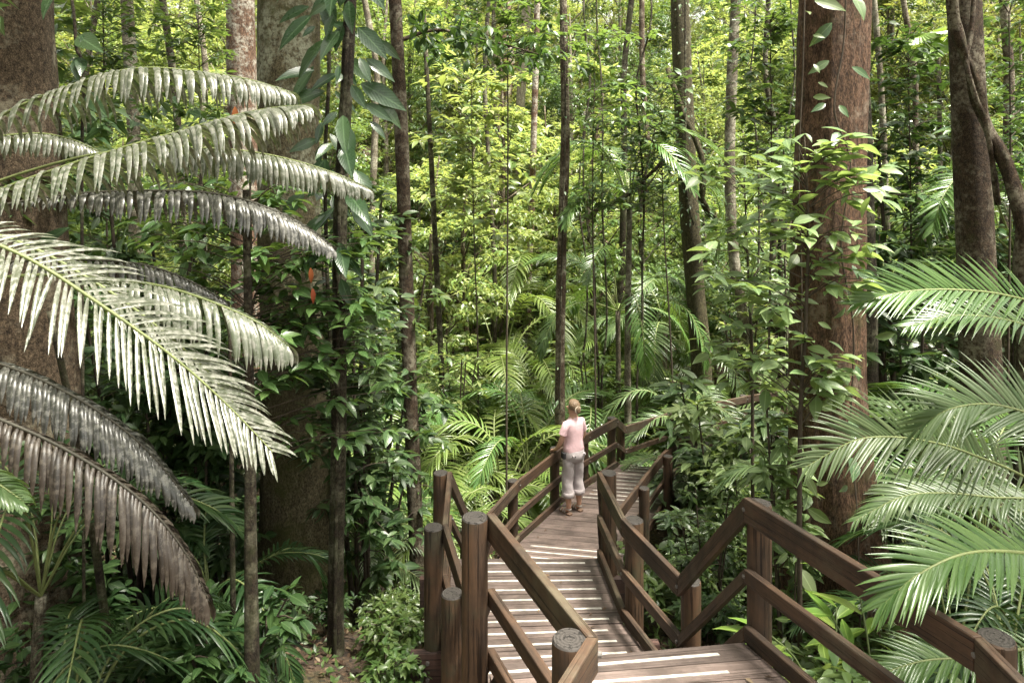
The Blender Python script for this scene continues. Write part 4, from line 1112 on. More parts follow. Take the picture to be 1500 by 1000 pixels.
def put(key, px, d, sc, label, name='shrub', cat='shrub', group=None, k=0, dz=0.0, rz=None):
    g0 = on_ground(px, d); g0.z += dz
    return place_plant(name, PL[key][k % len(PL[key])], g0, (k * 1.9 + px) if rz is None else rz, sc, label, cat, group)
for k, (key, px, d, sc, lb) in enumerate([
    ('glossy', 250, 7.2, 1.1, 'dark glossy-leaved shrub behind the middle grey fronds'),
    ('glossy', 300, 7.6, 1.0, 'dark glossy-leaved shrub left of the thick mossy trunk'),
    ('blue', 320, 8.6, 1.3, 'tall shrub with bluish whorled leaves left of the mossy trunk'),
    ('blue', 180, 8.2, 1.2, 'bluish shrub behind the upper grey fronds'),
    ('glossy', 545, 8.4, 1.0, 'glossy shrub between the climber-hung trunk and the straight brown trunk'),
    ('mid', 430, 9.6, 1.4, 'mid-green shrub glimpsed right of the mossy trunk'),
    ('glossy', 120, 6.4, .9, 'shadowy shrub behind the largest pale frond'),
    ('glossytall', 215, 7.6, 1.0, 'tall shrub with whorled glossy leaves between the middle grey fronds'),
    ('midtall', 300, 9.2, 1.1, 'tall mid-green shrub behind the fronds, left of the mossy trunk'),
    ('glossytall', 525, 8.4, 1.0, 'tall glossy shrub beside the climber-hung black trunk'),
    ('midtall', 545, 9.6, 1.0, 'tall mid-green shrub behind the straight brown trunk'),
    ('midtall', 130, 9.5, 1.2, 'tall mid-green shrub right of the leftmost trunk'),
    ('glossytall', 1330, 9.8, 1.25, 'tall dark shrub between the red and the chocolate trunks'),
    ('midtall', 1300, 12, 1.5, 'tall green shrub behind the red trunk'),
    ('glossytall', 1480, 10.8, 1.3, 'tall dark shrub right of the chocolate trunk'),
    ('pale', 1150, 6.0, .72, 'small pale sapling rooted beside the handrail peak'),
    ('pale', 1060, 9.2, 1.05, 'pale-leaved sapling left of the red trunk, reaching high'),
    ('broad', 1050, 10.5, 1.45, 'shrub whose broad shining whorls hang over the far end of the walk'),
    ('broad', 1120, 9.2, 1.35, 'broad-leaved shrub between the far rails and the red trunk'),
    ('broad', 1065, 9.4, 1.0, 'shrub with broad whorled leaves over the far handrail'),
    ('broad', 1010, 11.0, .95, 'shrub with large shining leaves covering the far end of the walk'),
    ('mid', 1100, 8.2, .9, 'leafy shrub left of the red trunk\'s base'),
    ('mid', 1040, 7.4, .70, 'bright low shrub in the hollow right of the white-striped deck'),
    ('broad', 1020, 8.0, .62, 'dark whorled shrub just right of the woman\'s deck'),
    ('glossy', 1330, 9.5, 1.3, 'dark shrub between the red trunk and the chocolate trunk'),
    ('mid', 1290, 11.5, 1.5, 'green shrub mass behind the red trunk'),
    ('bright', 640, 19, 1.9, 'sunlit yellow-green sapling high in the clearing, left'),
    ('bright', 700, 20, 2.2, 'tallest yellow-green sapling in the bright clearing'),
    ('bright', 760, 17, 1.2, 'sunny bush in the middle of the clearing'),
    ('bright', 600, 15, 1.3, 'sunny bush behind the straight brown trunk'),
    ('mid', 880, 15.5, 1.5, 'green sapling behind the crooked trunk'),
    ('mid', 990, 14.0, 1.2, 'leafy sapling at the foot of the leaning mossy trunk'),
]):
    put(key, px, d, sc, lb, 'sapling' if 'sapling' in lb else 'shrub', 'sapling' if 'sapling' in lb else 'shrub', None, k)
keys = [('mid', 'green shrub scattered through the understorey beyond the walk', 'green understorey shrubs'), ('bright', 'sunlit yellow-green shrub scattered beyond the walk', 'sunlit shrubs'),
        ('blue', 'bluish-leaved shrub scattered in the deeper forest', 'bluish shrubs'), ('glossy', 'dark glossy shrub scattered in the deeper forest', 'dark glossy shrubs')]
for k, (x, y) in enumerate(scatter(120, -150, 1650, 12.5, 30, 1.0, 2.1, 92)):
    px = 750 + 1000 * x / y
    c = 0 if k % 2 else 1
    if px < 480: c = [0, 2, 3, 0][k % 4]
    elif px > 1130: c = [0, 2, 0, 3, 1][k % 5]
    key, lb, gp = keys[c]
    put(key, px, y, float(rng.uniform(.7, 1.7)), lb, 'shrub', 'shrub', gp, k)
for k, (x, y) in enumerate(scatter(22, 1520, 2300, 8, 20, 1.3, 2.1, 191) + scatter(18, -800, -30, 8, 20, 1.3, 2.1, 192)):
    key, lb, gp = keys[[0, 3, 2][k % 3]]
    put(key, 750 + 1000 * x / y, y, float(rng.uniform(1.0, 1.7)), lb, 'shrub', 'shrub', gp, k)
for k, (x, y) in enumerate(scatter(28, -60, 500, 5.0, 11, .6, 1.3, 93)):
    put('lowdark', 750 + 1000 * x / y, y, float(rng.uniform(.6, 1.5)), 'low seedling plant on the dim forest floor at lower left', 'seedling', 'plant', 'seedlings on the dim floor', k)  # dark leaf colour chosen here to deepen the shade at lower left
for k, (x, y) in enumerate(scatter(46, 900, 1560, 4.2, 11, .45, 1.05, 94)):
    put('low' if k % 3 else 'lowdark', 750 + 1000 * x / y, y, float(rng.uniform(.6, 1.3)), 'low leafy plant on the ground right of the boardwalk', 'seedling', 'plant', 'leafy plants right of the boardwalk', k)
for k, (x, y) in enumerate(scatter(14, 560, 700, 5.5, 10, .5, 1.25, 95)):
    put('low', 750 + 1000 * x / y, y, float(rng.uniform(.4, .8)), 'small green plant on the leaf litter left of the walk', 'seedling', 'plant', 'small plants left of the walk', k)

def hero_sapling(label, stem_px, tips_px, n, L, mat, seed, nl=4):
    rng = np.random.default_rng(seed)
    st = [P(*p) for p in stem_px]; gb0 = ground_pt(stem_px[-1][0], stem_px[-1][2]); st.append(gb0 + Vector((0, 0, -.1)))
    t = thing('sapling', label, 'sapling', gb0)
    pp = catmull([p - gb0 for p in st], 50)
    g = G(); tube(g, pp, [.008, .016, .022], 7, cap=False)
    pts, outs = [], []
    for k in range(n):
        x0, x1, y0, y1, d0, d1 = tips_px[k % len(tips_px)]
        q = P(rng.uniform(x0, x1), rng.uniform(y0, y1), rng.uniform(d0, d1)) - gb0
        s = min(pp, key=lambda v: (v - q).length + abs(v.z - (q.z - .25)) * .7)
        m = s.lerp(q, .55) + Vector((0, 0, .06))
        tube(g, catmull([s, m, q], 7), [.006, .003], 5, cap=False)
        o = np.array((q - s).normalized())
        for f in (.6, 1.0): pts.append(np.array(s.lerp(q, f)) + rng.normal(0, .03, 3)); outs.append(o)
    obj('stem', g.mesh('stem', M['twig']), t)
    gl = G(); whorls(gl, rng, pts, outs, nl, L, .42, (-.7, .25), LEAF_N, .6)
    obj('foliage', gl.mesh('foliage', mat), t)
hero_sapling('light-leaved sapling spreading across the red trunk at mid height', [(1178, 200, 5.8), (1184, 330, 5.75), (1180, 480, 5.7), (1172, 640, 5.65)], [(1060, 1180, 200, 330, 5.4, 6.0), (1170, 1290, 190, 330, 5.3, 5.8), (1040, 1170, 330, 470, 5.5, 6.2), (1180, 1270, 330, 420, 5.4, 5.8), (1060, 1180, 430, 560, 5.5, 6.2), (1180, 1250, 500, 580, 5.4, 5.8)], 62, .21, M['leaf_pale'], 5)
hero_sapling('second light-leaved sapling left of the red trunk, its leaves half in sun', [(1090, 260, 7.6), (1096, 400, 7.6), (1102, 560, 7.5)], [(1030, 1160, 240, 400, 7.2, 8.0), (1020, 1150, 380, 540, 7.2, 8.0)], 34, .24, M['leaf_pale'], 6)

hero_sapling('leafy shrub with whorled mid-green leaves filling the gaps between the left fronds', [(366, 230, 6.3), (368, 420, 6.3), (366, 600, 6.3)], [(200, 340, 250, 420, 6.0, 6.9), (330, 480, 240, 400, 6.0, 6.8), (430, 560, 330, 470, 6.1, 6.9), (380, 540, 420, 560, 6.0, 6.7), (240, 400, 400, 560, 6.2, 6.9), (400, 580, 440, 640, 6.2, 6.9)], 120, .19, M['leaf_mid2'], 7, 6)
hero_sapling('shrub with dark shining whorls under the drooping climber leaves', [(500, 300, 7.2), (502, 480, 7.2), (498, 700, 7.1)], [(440, 590, 260, 420, 6.9, 7.6), (450, 600, 400, 560, 6.9, 7.6), (430, 580, 540, 680, 6.9, 7.5)], 70, .20, M['leaf_blue'], 8, 6)

for args in [
    ('bright large-leaved sapling high in the clearing, right of the straight brown trunk', [(690, 120, 14.2), (694, 330, 14.2), (700, 520, 14.2)], [(610, 760, 70, 200, 13.6, 14.8), (600, 720, 170, 300, 13.6, 14.8), (660, 780, 220, 340, 13.6, 14.8)], 80, .27, M['leaf_bright'], 21, 5),
    ('mid-green sapling whose crown sits between the crooked trunk and the hanging liana', [(872, 60, 13.2), (868, 300, 13.2), (872, 540, 13.2)], [(835, 960, 40, 180, 12.6, 13.8), (840, 930, 170, 330, 12.6, 13.8)], 70, .19, M['leaf_mid2'], 22, 6),
    ('dusky sapling leaning against the left side of the mossy leaning trunk', [(968, 140, 13.6), (972, 320, 13.6), (985, 560, 13.6)], [(895, 1010, 90, 210, 13.0, 13.9), (900, 1000, 190, 300, 13.0, 13.9)], 75, .18, M['leaf_blue'], 23, 6),
    ('green sapling crown at the top between the mottled trunk and the red tree', [(1128, 20, 10.8), (1130, 250, 10.8), (1126, 560, 10.8)], [(1040, 1175, -20, 110, 10.3, 11.3), (1060, 1170, 90, 220, 10.3, 11.3)], 70, .19, M['leaf_mid2'], 24, 6),
    ('dense dark sapling filling the gap between the red and chocolate trunks', [(1330, 60, 10.2), (1334, 300, 10.2), (1336, 560, 10.2)], [(1275, 1395, 20, 170, 9.7, 10.8), (1275, 1400, 160, 320, 9.7, 10.8), (1290, 1400, 300, 460, 9.7, 10.8)], 110, .19, M['leaf_dark'], 25, 6),
    ('bright sapling crown above the topmost frond, right of the leftmost trunk', [(150, -20, 11.5), (154, 200, 11.5), (160, 560, 11.5)], [(70, 240, -20, 90, 11, 12), (80, 230, 80, 200, 11, 12)], 80, .18, M['leaf_mid2'], 26, 6),
    ('bright sapling crown left of the rust-coloured trunk near the top', [(290, 0, 12.2), (294, 240, 12.2), (296, 560, 12.2)], [(225, 345, -20, 80, 11.7, 12.7), (230, 340, 70, 190, 11.7, 12.7)], 60, .18, M['leaf_mid2'], 27, 6),
    ('sapling at the top right corner behind the twisting liana', [(1478, 20, 10), (1480, 240, 10), (1476, 600, 10)], [(1440, 1530, -20, 130, 9.5, 10.5), (1450, 1530, 120, 260, 9.5, 10.5)], 50, .19, M['leaf_mid2'], 28, 6),
    ('green sapling reaching in front of the far slope at top centre', [(742, -40, 11.5), (744, 200, 11.8), (742, 560, 12)], [(640, 800, -30, 60, 11, 12.2), (700, 850, 20, 110, 11, 12.2)], 60, .20, M['leaf_mid2'], 29, 6),
]: hero_sapling(*args)

# ginger plants with blade leaves at the foot of the red tree
def ginger(loc, n, h, L, label, seed):
    rng = np.random.default_rng(seed)
    t = thing('ginger_plant', label, 'plant', loc)
    for k in range(n):
        az = rng.random() * 6.28; ln = rng.uniform(.15, .5) * h
        tip = Vector((math.cos(az) * ln, math.sin(az) * ln, h * rng.uniform(.6, 1)))
        g = G(); pp = catmull([Vector((0, 0, -.05)), tip * .5 + Vector((0, 0, .12 * h)), tip], 8); tube(g, pp, [.010, .006], 6, cap=False)
        st = obj('stem', g.mesh('stem', M['stem_green']), t)
        gl = G()
        m = 6
        pos = [list(pp[int(i)]) for i in np.linspace(2, 7, m)]
        d = (tip.normalized())
        D = []
        for i in range(m):
            a2 = az + (1.2 if i % 2 else -1.2) + rng.normal(0, .3)
            D.append([math.cos(a2) * .8 + d.x, math.sin(a2) * .8 + d.y, rng.uniform(-.1, .6)])
        leaves(gl, pos, D, np.tile([[0, 0, 1.0]], (m, 1)) + rng.normal(0, .25, (m, 3)), L * rng.uniform(.7, 1.1, m), L * .20 * rng.uniform(.8, 1.2, m), LEAF_N)
        obj('leaves', gl.mesh('leaves', M['leaf_ginger']), st)
ginger(on_ground(1225, 5.1), 3, 1.35, .42, 'yellow-green ginger with blade leaves between the handrail and the red trunk', 1)
ginger(on_ground(1290, 4.9), 3, 1.15, .40, 'second ginger clump, pressed against the nearest handrail', 2)
ginger(on_ground(1190, 4.9), 2, .7, .36, 'low ginger clump seen under the middle rail', 3)

# climbers
def climber(label, path, r, stemm, mat, n, L, wr, spread, tpl=LEAF_N, seed=0, hang=.8, face=(0, -1, .1), name='climbing_vine', lf=1.0):
    rng = np.random.default_rng(seed)
    base = path[-1]
    t = thing(name, label, 'climber', base)
    pp = catmull([p - base for p in path], 60)
    g = G(); tube(g, pp, [r, r], 6, cap=False); obj('stem', g.mesh('vine_stem', stemm), t)
    gl = G()
    for k in range(n):
        c = np.array(pp[int((k + rng.random()) / n * 59 * lf)])
        a = rng.random() * 2 * PI
        o = np.array([math.cos(a), -abs(math.sin(a)) * .8, rng.normal(0, .3)])
        p = c + o * spread * rng.uniform(.2, 1)
        D = o * .8 + np.array([0, 0, -hang * rng.uniform(.5, 1.3)])
        N = np.array(face) + o * .7 + rng.normal(0, .25, 3)
        ll = L * rng.choice([rng.uniform(.35, .7), rng.uniform(.7, 1.15)])
        leaves(gl, [p], [D], [N], np.array([ll]), np.array([ll * wr * rng.uniform(.85, 1.15)]), tpl)
    obj('foliage', gl.mesh('vine_foliage', mat), t)
    return t
gz = lambda px, d: P(px, 270 - 1000 * float(ground((px - 750) * d / 1000, d)) / d, d)
climber('climber with very large drooping dark leaves on the black trunk', [P(512, -60, 6.5), P(506, 120, 6.5), P(496, 330, 6.5), P(494, 600, 6.5), gz(490, 6.5)], .02, M['bark_dark'], M['leaf_big'], 54, .44, .38, .34, seed=1, hang=.7, lf=.6)
climber('second strand of large-leaved climber left of the black trunk', [P(478, -60, 6.9), P(482, 100, 6.9), P(476, 240, 6.9), P(480, 420, 6.9), P(488, 620, 6.8), gz(488, 6.8)], .02, M['bark_dark'], M['leaf_big'], 30, .36, .38, .24, seed=2, hang=.7, lf=.5)
climber('vine with oval grey-green leaves climbing the left side of the red trunk', [P(1180, -60, 6.12), P(1176, 100, 6.12), P(1170, 250, 6.12), P(1174, 420, 6.12), P(1172, 640, 6.1), P(1168, 760, 5.9), gz(1160, 5.6)], .008, M['twig'], M['leaf_pale'], 34, .24, .42, .16, seed=3, hang=.35)
climber('vine with oval leaves climbing the right face of the red trunk', [P(1240, -60, 6.08), P(1236, 60, 6.1), P(1222, 160, 6.1), P(1246, 240, 6.1), P(1232, 360, 6.1), P(1250, 480, 6.1), P(1246, 640, 6.1), P(1256, 760, 6.0), gz(1262, 5.7)], .008, M['twig'], M['leaf_blue'], 24, .24, .42, .20, seed=4, hang=.35)
climber('leafy creeper on the leaning mossy trunk', [P(1004, -20, 14.1), P(1004, 150, 14.1), P(1006, 280, 14.1), P(1016, 330, 14.1)], .02, M['bark_dark'], M['leaf_dark'], 260, .15, .42, .9, LEAF_S, seed=5, hang=.4, face=(0, -.3, 1))
climber('leafy creeper around the crooked trunk behind the woman', [P(826, 40, 13.0), P(828, 180, 13.0), P(822, 420, 13.0), P(820, 600, 13.0)], .015, M['bark_dark'], M['leaf_dark'], 60, .13, .42, .4, LEAF_S, seed=6, hang=.4, face=(0, -.3, 1))

climber('vine with a few big dark leaves in the top left corner', [P(96, -60, 5.6), P(108, 20, 5.6), P(112, 70, 5.6), P(122, 112, 5.6), P(120, 300, 5.8), gz(124, 5.8)], .014, M['bark_dark'], M['leaf_big'], 9, .34, .40, .16, seed=9, hang=.5)
# orange dead leaves caught in the shrub
for k, (px, py, d) in enumerate([(455, 392, 6.0), (458, 422, 6.0), (344, 156, 4.6)]):
    g = G(); leaves(g, [[0, 0, 0]], [[.1, -.1, -1]], [[.5, -1, .2]], np.array([.14 if k < 2 else .15]), np.array([.045]), LEAF_N)
    tag(obj('dead_leaf', g.mesh('dead_leaf', M['dead_leaf']), None, P(px, py, d)),
        ['upper of two orange dead leaves hanging in the dark shrub', 'lower of two orange dead leaves hanging in the dark shrub', 'red-brown dead leaf caught on a grey frond near the top'][k], 'leaf')

# ------------------------------------------------------------------ mid-forest and hillside trees
TP = {
    'tier': [tree_proto('tier_tree', 601 + i, 8.0, .08, 2.2, 3.0, 5.0, 620, 7, .19, M['leaf_bright'], M['bark_choc'], 34, flat=.3) for i in range(3)],
    'bushy': [tree_proto('bushy_tree', 611 + i, 7.0, .08, 2.1, 3.3, 4.0, 820, 7, .17, M['leaf_mid'], M['bark_dark'], 44, flat=.4) for i in range(3)],
    'dusky': [tree_proto('dusky_tree', 621 + i, 8.0, .09, 2.1, 3.7, 4.5, 820, 7, .17, M['leaf_blue'], M['bark_dark'], 44, flat=.4) for i in range(2)],
    'broad': [tree_proto('broad_tree', 651 + i, 7.5, .08, 1.9, 3.4, 4.2, 380, 6, .30, M['leaf_mid'], M['bark_choc'], 34, flat=.4) for i in range(2)],
    'hill': [tree_proto('hill_tree', 631 + i, 12.0, .12, R, Hh, 6.6, n, nl, L, M[mt], M['bark_grey'], cl, flat=fl)
             for i, (R, Hh, n, nl, L, mt, cl, fl) in enumerate([(3.3, 5.8, 1500, 7, .25, 'leaf_bright', 64, .45), (2.7, 6.0, 2300, 7, .16, 'leaf_bright', 70, .55), (3.5, 5.4, 800, 6, .38, 'leaf_bright', 40, .3), (3.0, 5.8, 1700, 7, .21, 'leaf_olive', 54, .6)])],
    'hillmid': [tree_proto('hill_tree_green', 641 + i, 12.0, .12, R, Hh, 6.6, n, 7, L, M[mt], M['bark_grey'], cl, flat=fl)
                for i, (R, Hh, n, L, mt, cl, fl) in enumerate([(3.3, 5.8, 1500, .25, 'leaf_mid', 50, .45), (2.8, 6.0, 2200, .17, 'leaf_blue', 50, .55), (3.2, 5.4, 800, .36, 'leaf_mid', 40, .3)])],
}
def tree_at(key, k, x, y, sc, label, group, name='forest_tree'):
    tm, cm = TP[key][k % len(TP[key])]
    t = thing(name, label, 'tree', (x, y, float(ground(x, y))), k * 2.1, group)
    t.scale = (sc, sc, sc * (1 + .12 * math.sin(k)))
    obj('trunk', tm, t); obj('crown', cm, t)
    return t
def gap(px, d):     # the sunny opening in the middle
    x = (px - 750) * d / 1000
    return not (d < 24 and 590 < px < 900 and d > 12) and not (-4.5 < x < 6 and 12.5 < d < 18.5)
for k, (x, y) in enumerate(scatter(100, -200, 1700, 14.0, 30, 1.45, 2.4, 96, gap)):
    px = 750 + 1000 * x / y
    key = ['bushy', 'tier', 'bushy', 'dusky'][k % 4]
    if 500 < px < 1000: key = 'tier' if k % 3 else 'bushy'
    elif px < 450 or px > 1150: key = ['bushy', 'dusky', 'tier', 'bushy', 'tier'][k % 5]
    if k % 6 == 5: key = 'broad'
    lb = {'broad': ('larger-leaved green tree of the middle forest', 'larger-leaved middle forest trees'), 'bushy': ('bushy green tree of the middle forest', 'bushy middle forest trees'), 'tier': ('layered yellow-green tree lit by the clearing', 'layered trees round the clearing'), 'dusky': ('dusky bluish-green tree of the middle forest', 'dusky middle forest trees')}[key]
    tree_at(key, k, x, y, float(rng.uniform(.7, 1.25)), lb[0], lb[1])
for k, (px, d, s, lb) in enumerate([(676, 19, 1.15, 'layered yellow-green young tree left of the clearing, brightest in the photo'), (735, 23, 1.3, 'layered young tree in the back of the clearing'), (628, 17.5, .95, 'low layered young tree behind the straight brown trunk'),
                                    (860, 21, 1.25, 'layered young tree right of the crooked trunk'), (800, 26, 1.3, 'bright young tree above the woman, far back')]):
    g0 = on_ground(px, d); tree_at('tier', k, g0.x, g0.y, s, lb, None, 'young_tree')
for k, (x, y) in enumerate(scatter(150, -200, 1700, 28, 62, 2.9, 3, 97)):
    key = 'hill' if k % 5 > 1 else 'hillmid'
    lb = ('sunlit tree on the far forested slope', 'sunlit trees on the far slope') if key == 'hill' else ('greener tree on the far forested slope', 'greener trees on the far slope')
    tree_at(key, k, x, y, float(rng.uniform(.75, 1.4)), lb[0], lb[1], 'hillside_tree')
for k, (x, y) in enumerate(scatter(50, -100, 1600, 62, 92, 5, 3, 98)):
    tree_at('hill', k, x, y, float(rng.uniform(1.2, 1.7)), 'pale tree along the top of the far slope', 'trees topping the far slope', 'hillside_tree')

# unseen trees added round the viewpoint, outside the frame, to shade the near forest
for k, (x, y, s) in enumerate([(-7.2, 5.2, 1.5), (-8.5, 1.5, 1.7), (-6.2, -1.0, 1.6), (-9.8, 8.5, 1.7), (-3.6, -3.6, 1.7), (11.5, 7.0, 1.3), (6.0, 3.2, 1.2), (5.4, 1.6, 1.2), (-6.6, 7.6, 1.4), (-5.4, 1.6, 1.0)]):
    tree_at('bushy' if k % 2 else 'dusky', k, x, y, s, 'unseen forest tree added round the viewpoint to shade the near walk', 'unseen shade trees round the viewpoint')

# ------------------------------------------------------------------ ground cover and litter
def cover(name, n, px0, px1, d0, d1, L, mat, h, seed, walk=.95, tpl=LEAF_S, el=(-.2, .9), wr=.42, nl=4):
    rng = np.random.default_rng(seed)
    d = np.sqrt(rng.uniform(d0 ** 2, d1 ** 2, n)); px = rng.uniform(px0, px1, n); x = (px - 750) * d / 1000
    keep = np.array([walk_dist(a, b) > walk for a, b in zip(x, d)]) if d0 < 16 else np.ones(n, bool)
    x, d = x[keep], d[keep]
    pos = np.stack([x, d, ground(x, d) + rng.random(len(x)) ** 1.5 * h], 1)
    g = G()
    whorls(g, rng, pos, np.tile([[0, 0, .3]], (len(x), 1)), nl, L, wr, el, tpl)
    o = obj(name, g.mesh(name, mat)); tag(o, kind='stuff')
    return o
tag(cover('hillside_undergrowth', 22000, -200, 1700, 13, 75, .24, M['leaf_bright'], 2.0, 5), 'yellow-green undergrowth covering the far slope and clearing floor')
tag(cover('ground_plants', 3800, -150, 1650, 4, 14, .09, M['leaf_mid'], .16, 6), 'small green ground plants on the near forest floor')
def litter():
    rng = np.random.default_rng(9); n = 15000
    d = np.sqrt(rng.uniform(3.0 ** 2, 15 ** 2, n)); px = rng.uniform(-150, 1650, n); x = (px - 750) * d / 1000
    pos = np.stack([x, d, ground(x, d) + .012], 1)
    a = rng.random(n) * 2 * PI
    D = np.stack([np.cos(a), np.sin(a), rng.normal(0, .25, n)], 1)
    N = np.stack([rng.normal(0, .4, n), rng.normal(0, .4, n), np.ones(n)], 1)
    g = G(); L = rng.uniform(.05, .13, n); leaves(g, pos, D, N, L, L * .45)
    tag(obj('leaf_litter', g.mesh('leaf_litter', M['litter'])), 'brown fallen leaf litter over the forest floor', kind='stuff')
litter()

def deck_litter():
    rng = np.random.default_rng(19); P_ = []
    for (la, ra, z, n) in ((L_PTS[3:6], R_PTS[3:6], D2, 26), (L_PTS[6:10], R_PTS[6:9], D3, 30), (L_PTS[1:3], R_PTS[1:3], D1, 10)):
        A, B = along(la, 30), along(ra, 30)
        for k in range(n):
            i = rng.integers(0, 30); f = rng.choice([rng.uniform(.05, .2), rng.uniform(.1, .95), rng.uniform(.8, .95)])
            p = A[i].lerp(B[i], f); P_.append([p.x, p.y, z + .012])
    P_ = np.array(P_); n = len(P_); a = rng.random(n) * 6.28
    g = G(); L = rng.uniform(.03, .085, n)
    leaves(g, P_, np.stack([np.cos(a), np.sin(a), rng.normal(0, .15, n)], 1), np.stack([rng.normal(0, .3, n), rng.normal(0, .3, n), np.ones(n)], 1), L, L * .42)
    tag(obj('fallen_leaves', g.mesh('fallen_leaves', M['litter'])), 'small brown fallen leaves lying on the boardwalk planks', kind='stuff')
deck_litter()

# ------------------------------------------------------------------ the woman at the rail
def loft(g, rings, n=28, bump=None, cap=True):
    """elliptical rings (cx, cy, cz, rx, ry) stacked into one skin"""
    th = np.linspace(0, 2 * PI, n, endpoint=False)
    V = []
    for k, (cx, cyy, cz, rx, ry) in enumerate(rings):
        b = 1 if bump is None else bump(th, cz)
        V.append(np.stack([cx + rx * b * np.cos(th), cyy + ry * b * np.sin(th), np.full(n, cz)], 1))
    V = np.concatenate(V); m = len(rings)
    i0 = np.arange(m - 1)[:, None] * n + np.arange(n)[None, :]; i1 = np.arange(m - 1)[:, None] * n + (np.arange(n)[None, :] + 1) % n
    Q = np.stack([i0, i1, i1 + n, i0 + n], -1).reshape(-1, 4)
    T = []
    if cap:
        V = np.concatenate([V, [V[:n].mean(0)], [V[-n:].mean(0)]]) if False else np.concatenate([V, V[:n].mean(0)[None], V[(m - 1) * n:m * n].mean(0)[None]])
        for k in range(n): T += [[m * n, (k + 1) % n, k], [m * n + 1, (m - 1) * n + k, (m - 1) * n + (k + 1) % n]]
    g.add(V, Q, T)

def skin_mesh(nm, nodes, edges, mat, root=0, levels=2):
    me = bpy.data.meshes.new(nm + '_cage'); me.from_pydata([p for p, r in nodes], edges, [])
    o = bpy.data.objects.new(nm + '_cage', me); COL.objects.link(o)
    o.modifiers.new('skin', 'SKIN'); sub = o.modifiers.new('sub', 'SUBSURF'); sub.levels = levels; sub.render_levels = levels
    for i, (p, r) in enumerate(nodes):
        sv = me.skin_vertices[0].data[i]
        sv.radius = r if isinstance(r, tuple) else (r, r); sv.use_root = (i == root)
    dg = bpy.context.evaluated_depsgraph_get(); dg.update()
    res = bpy.data.meshes.new_from_object(o.evaluated_get(dg))
    bpy.data.objects.remove(o); bpy.data.meshes.remove(me)
    res.name = nm; res.materials.clear(); res.materials.append(mat)
    for p in res.polygons: p.use_smooth = True
    return res

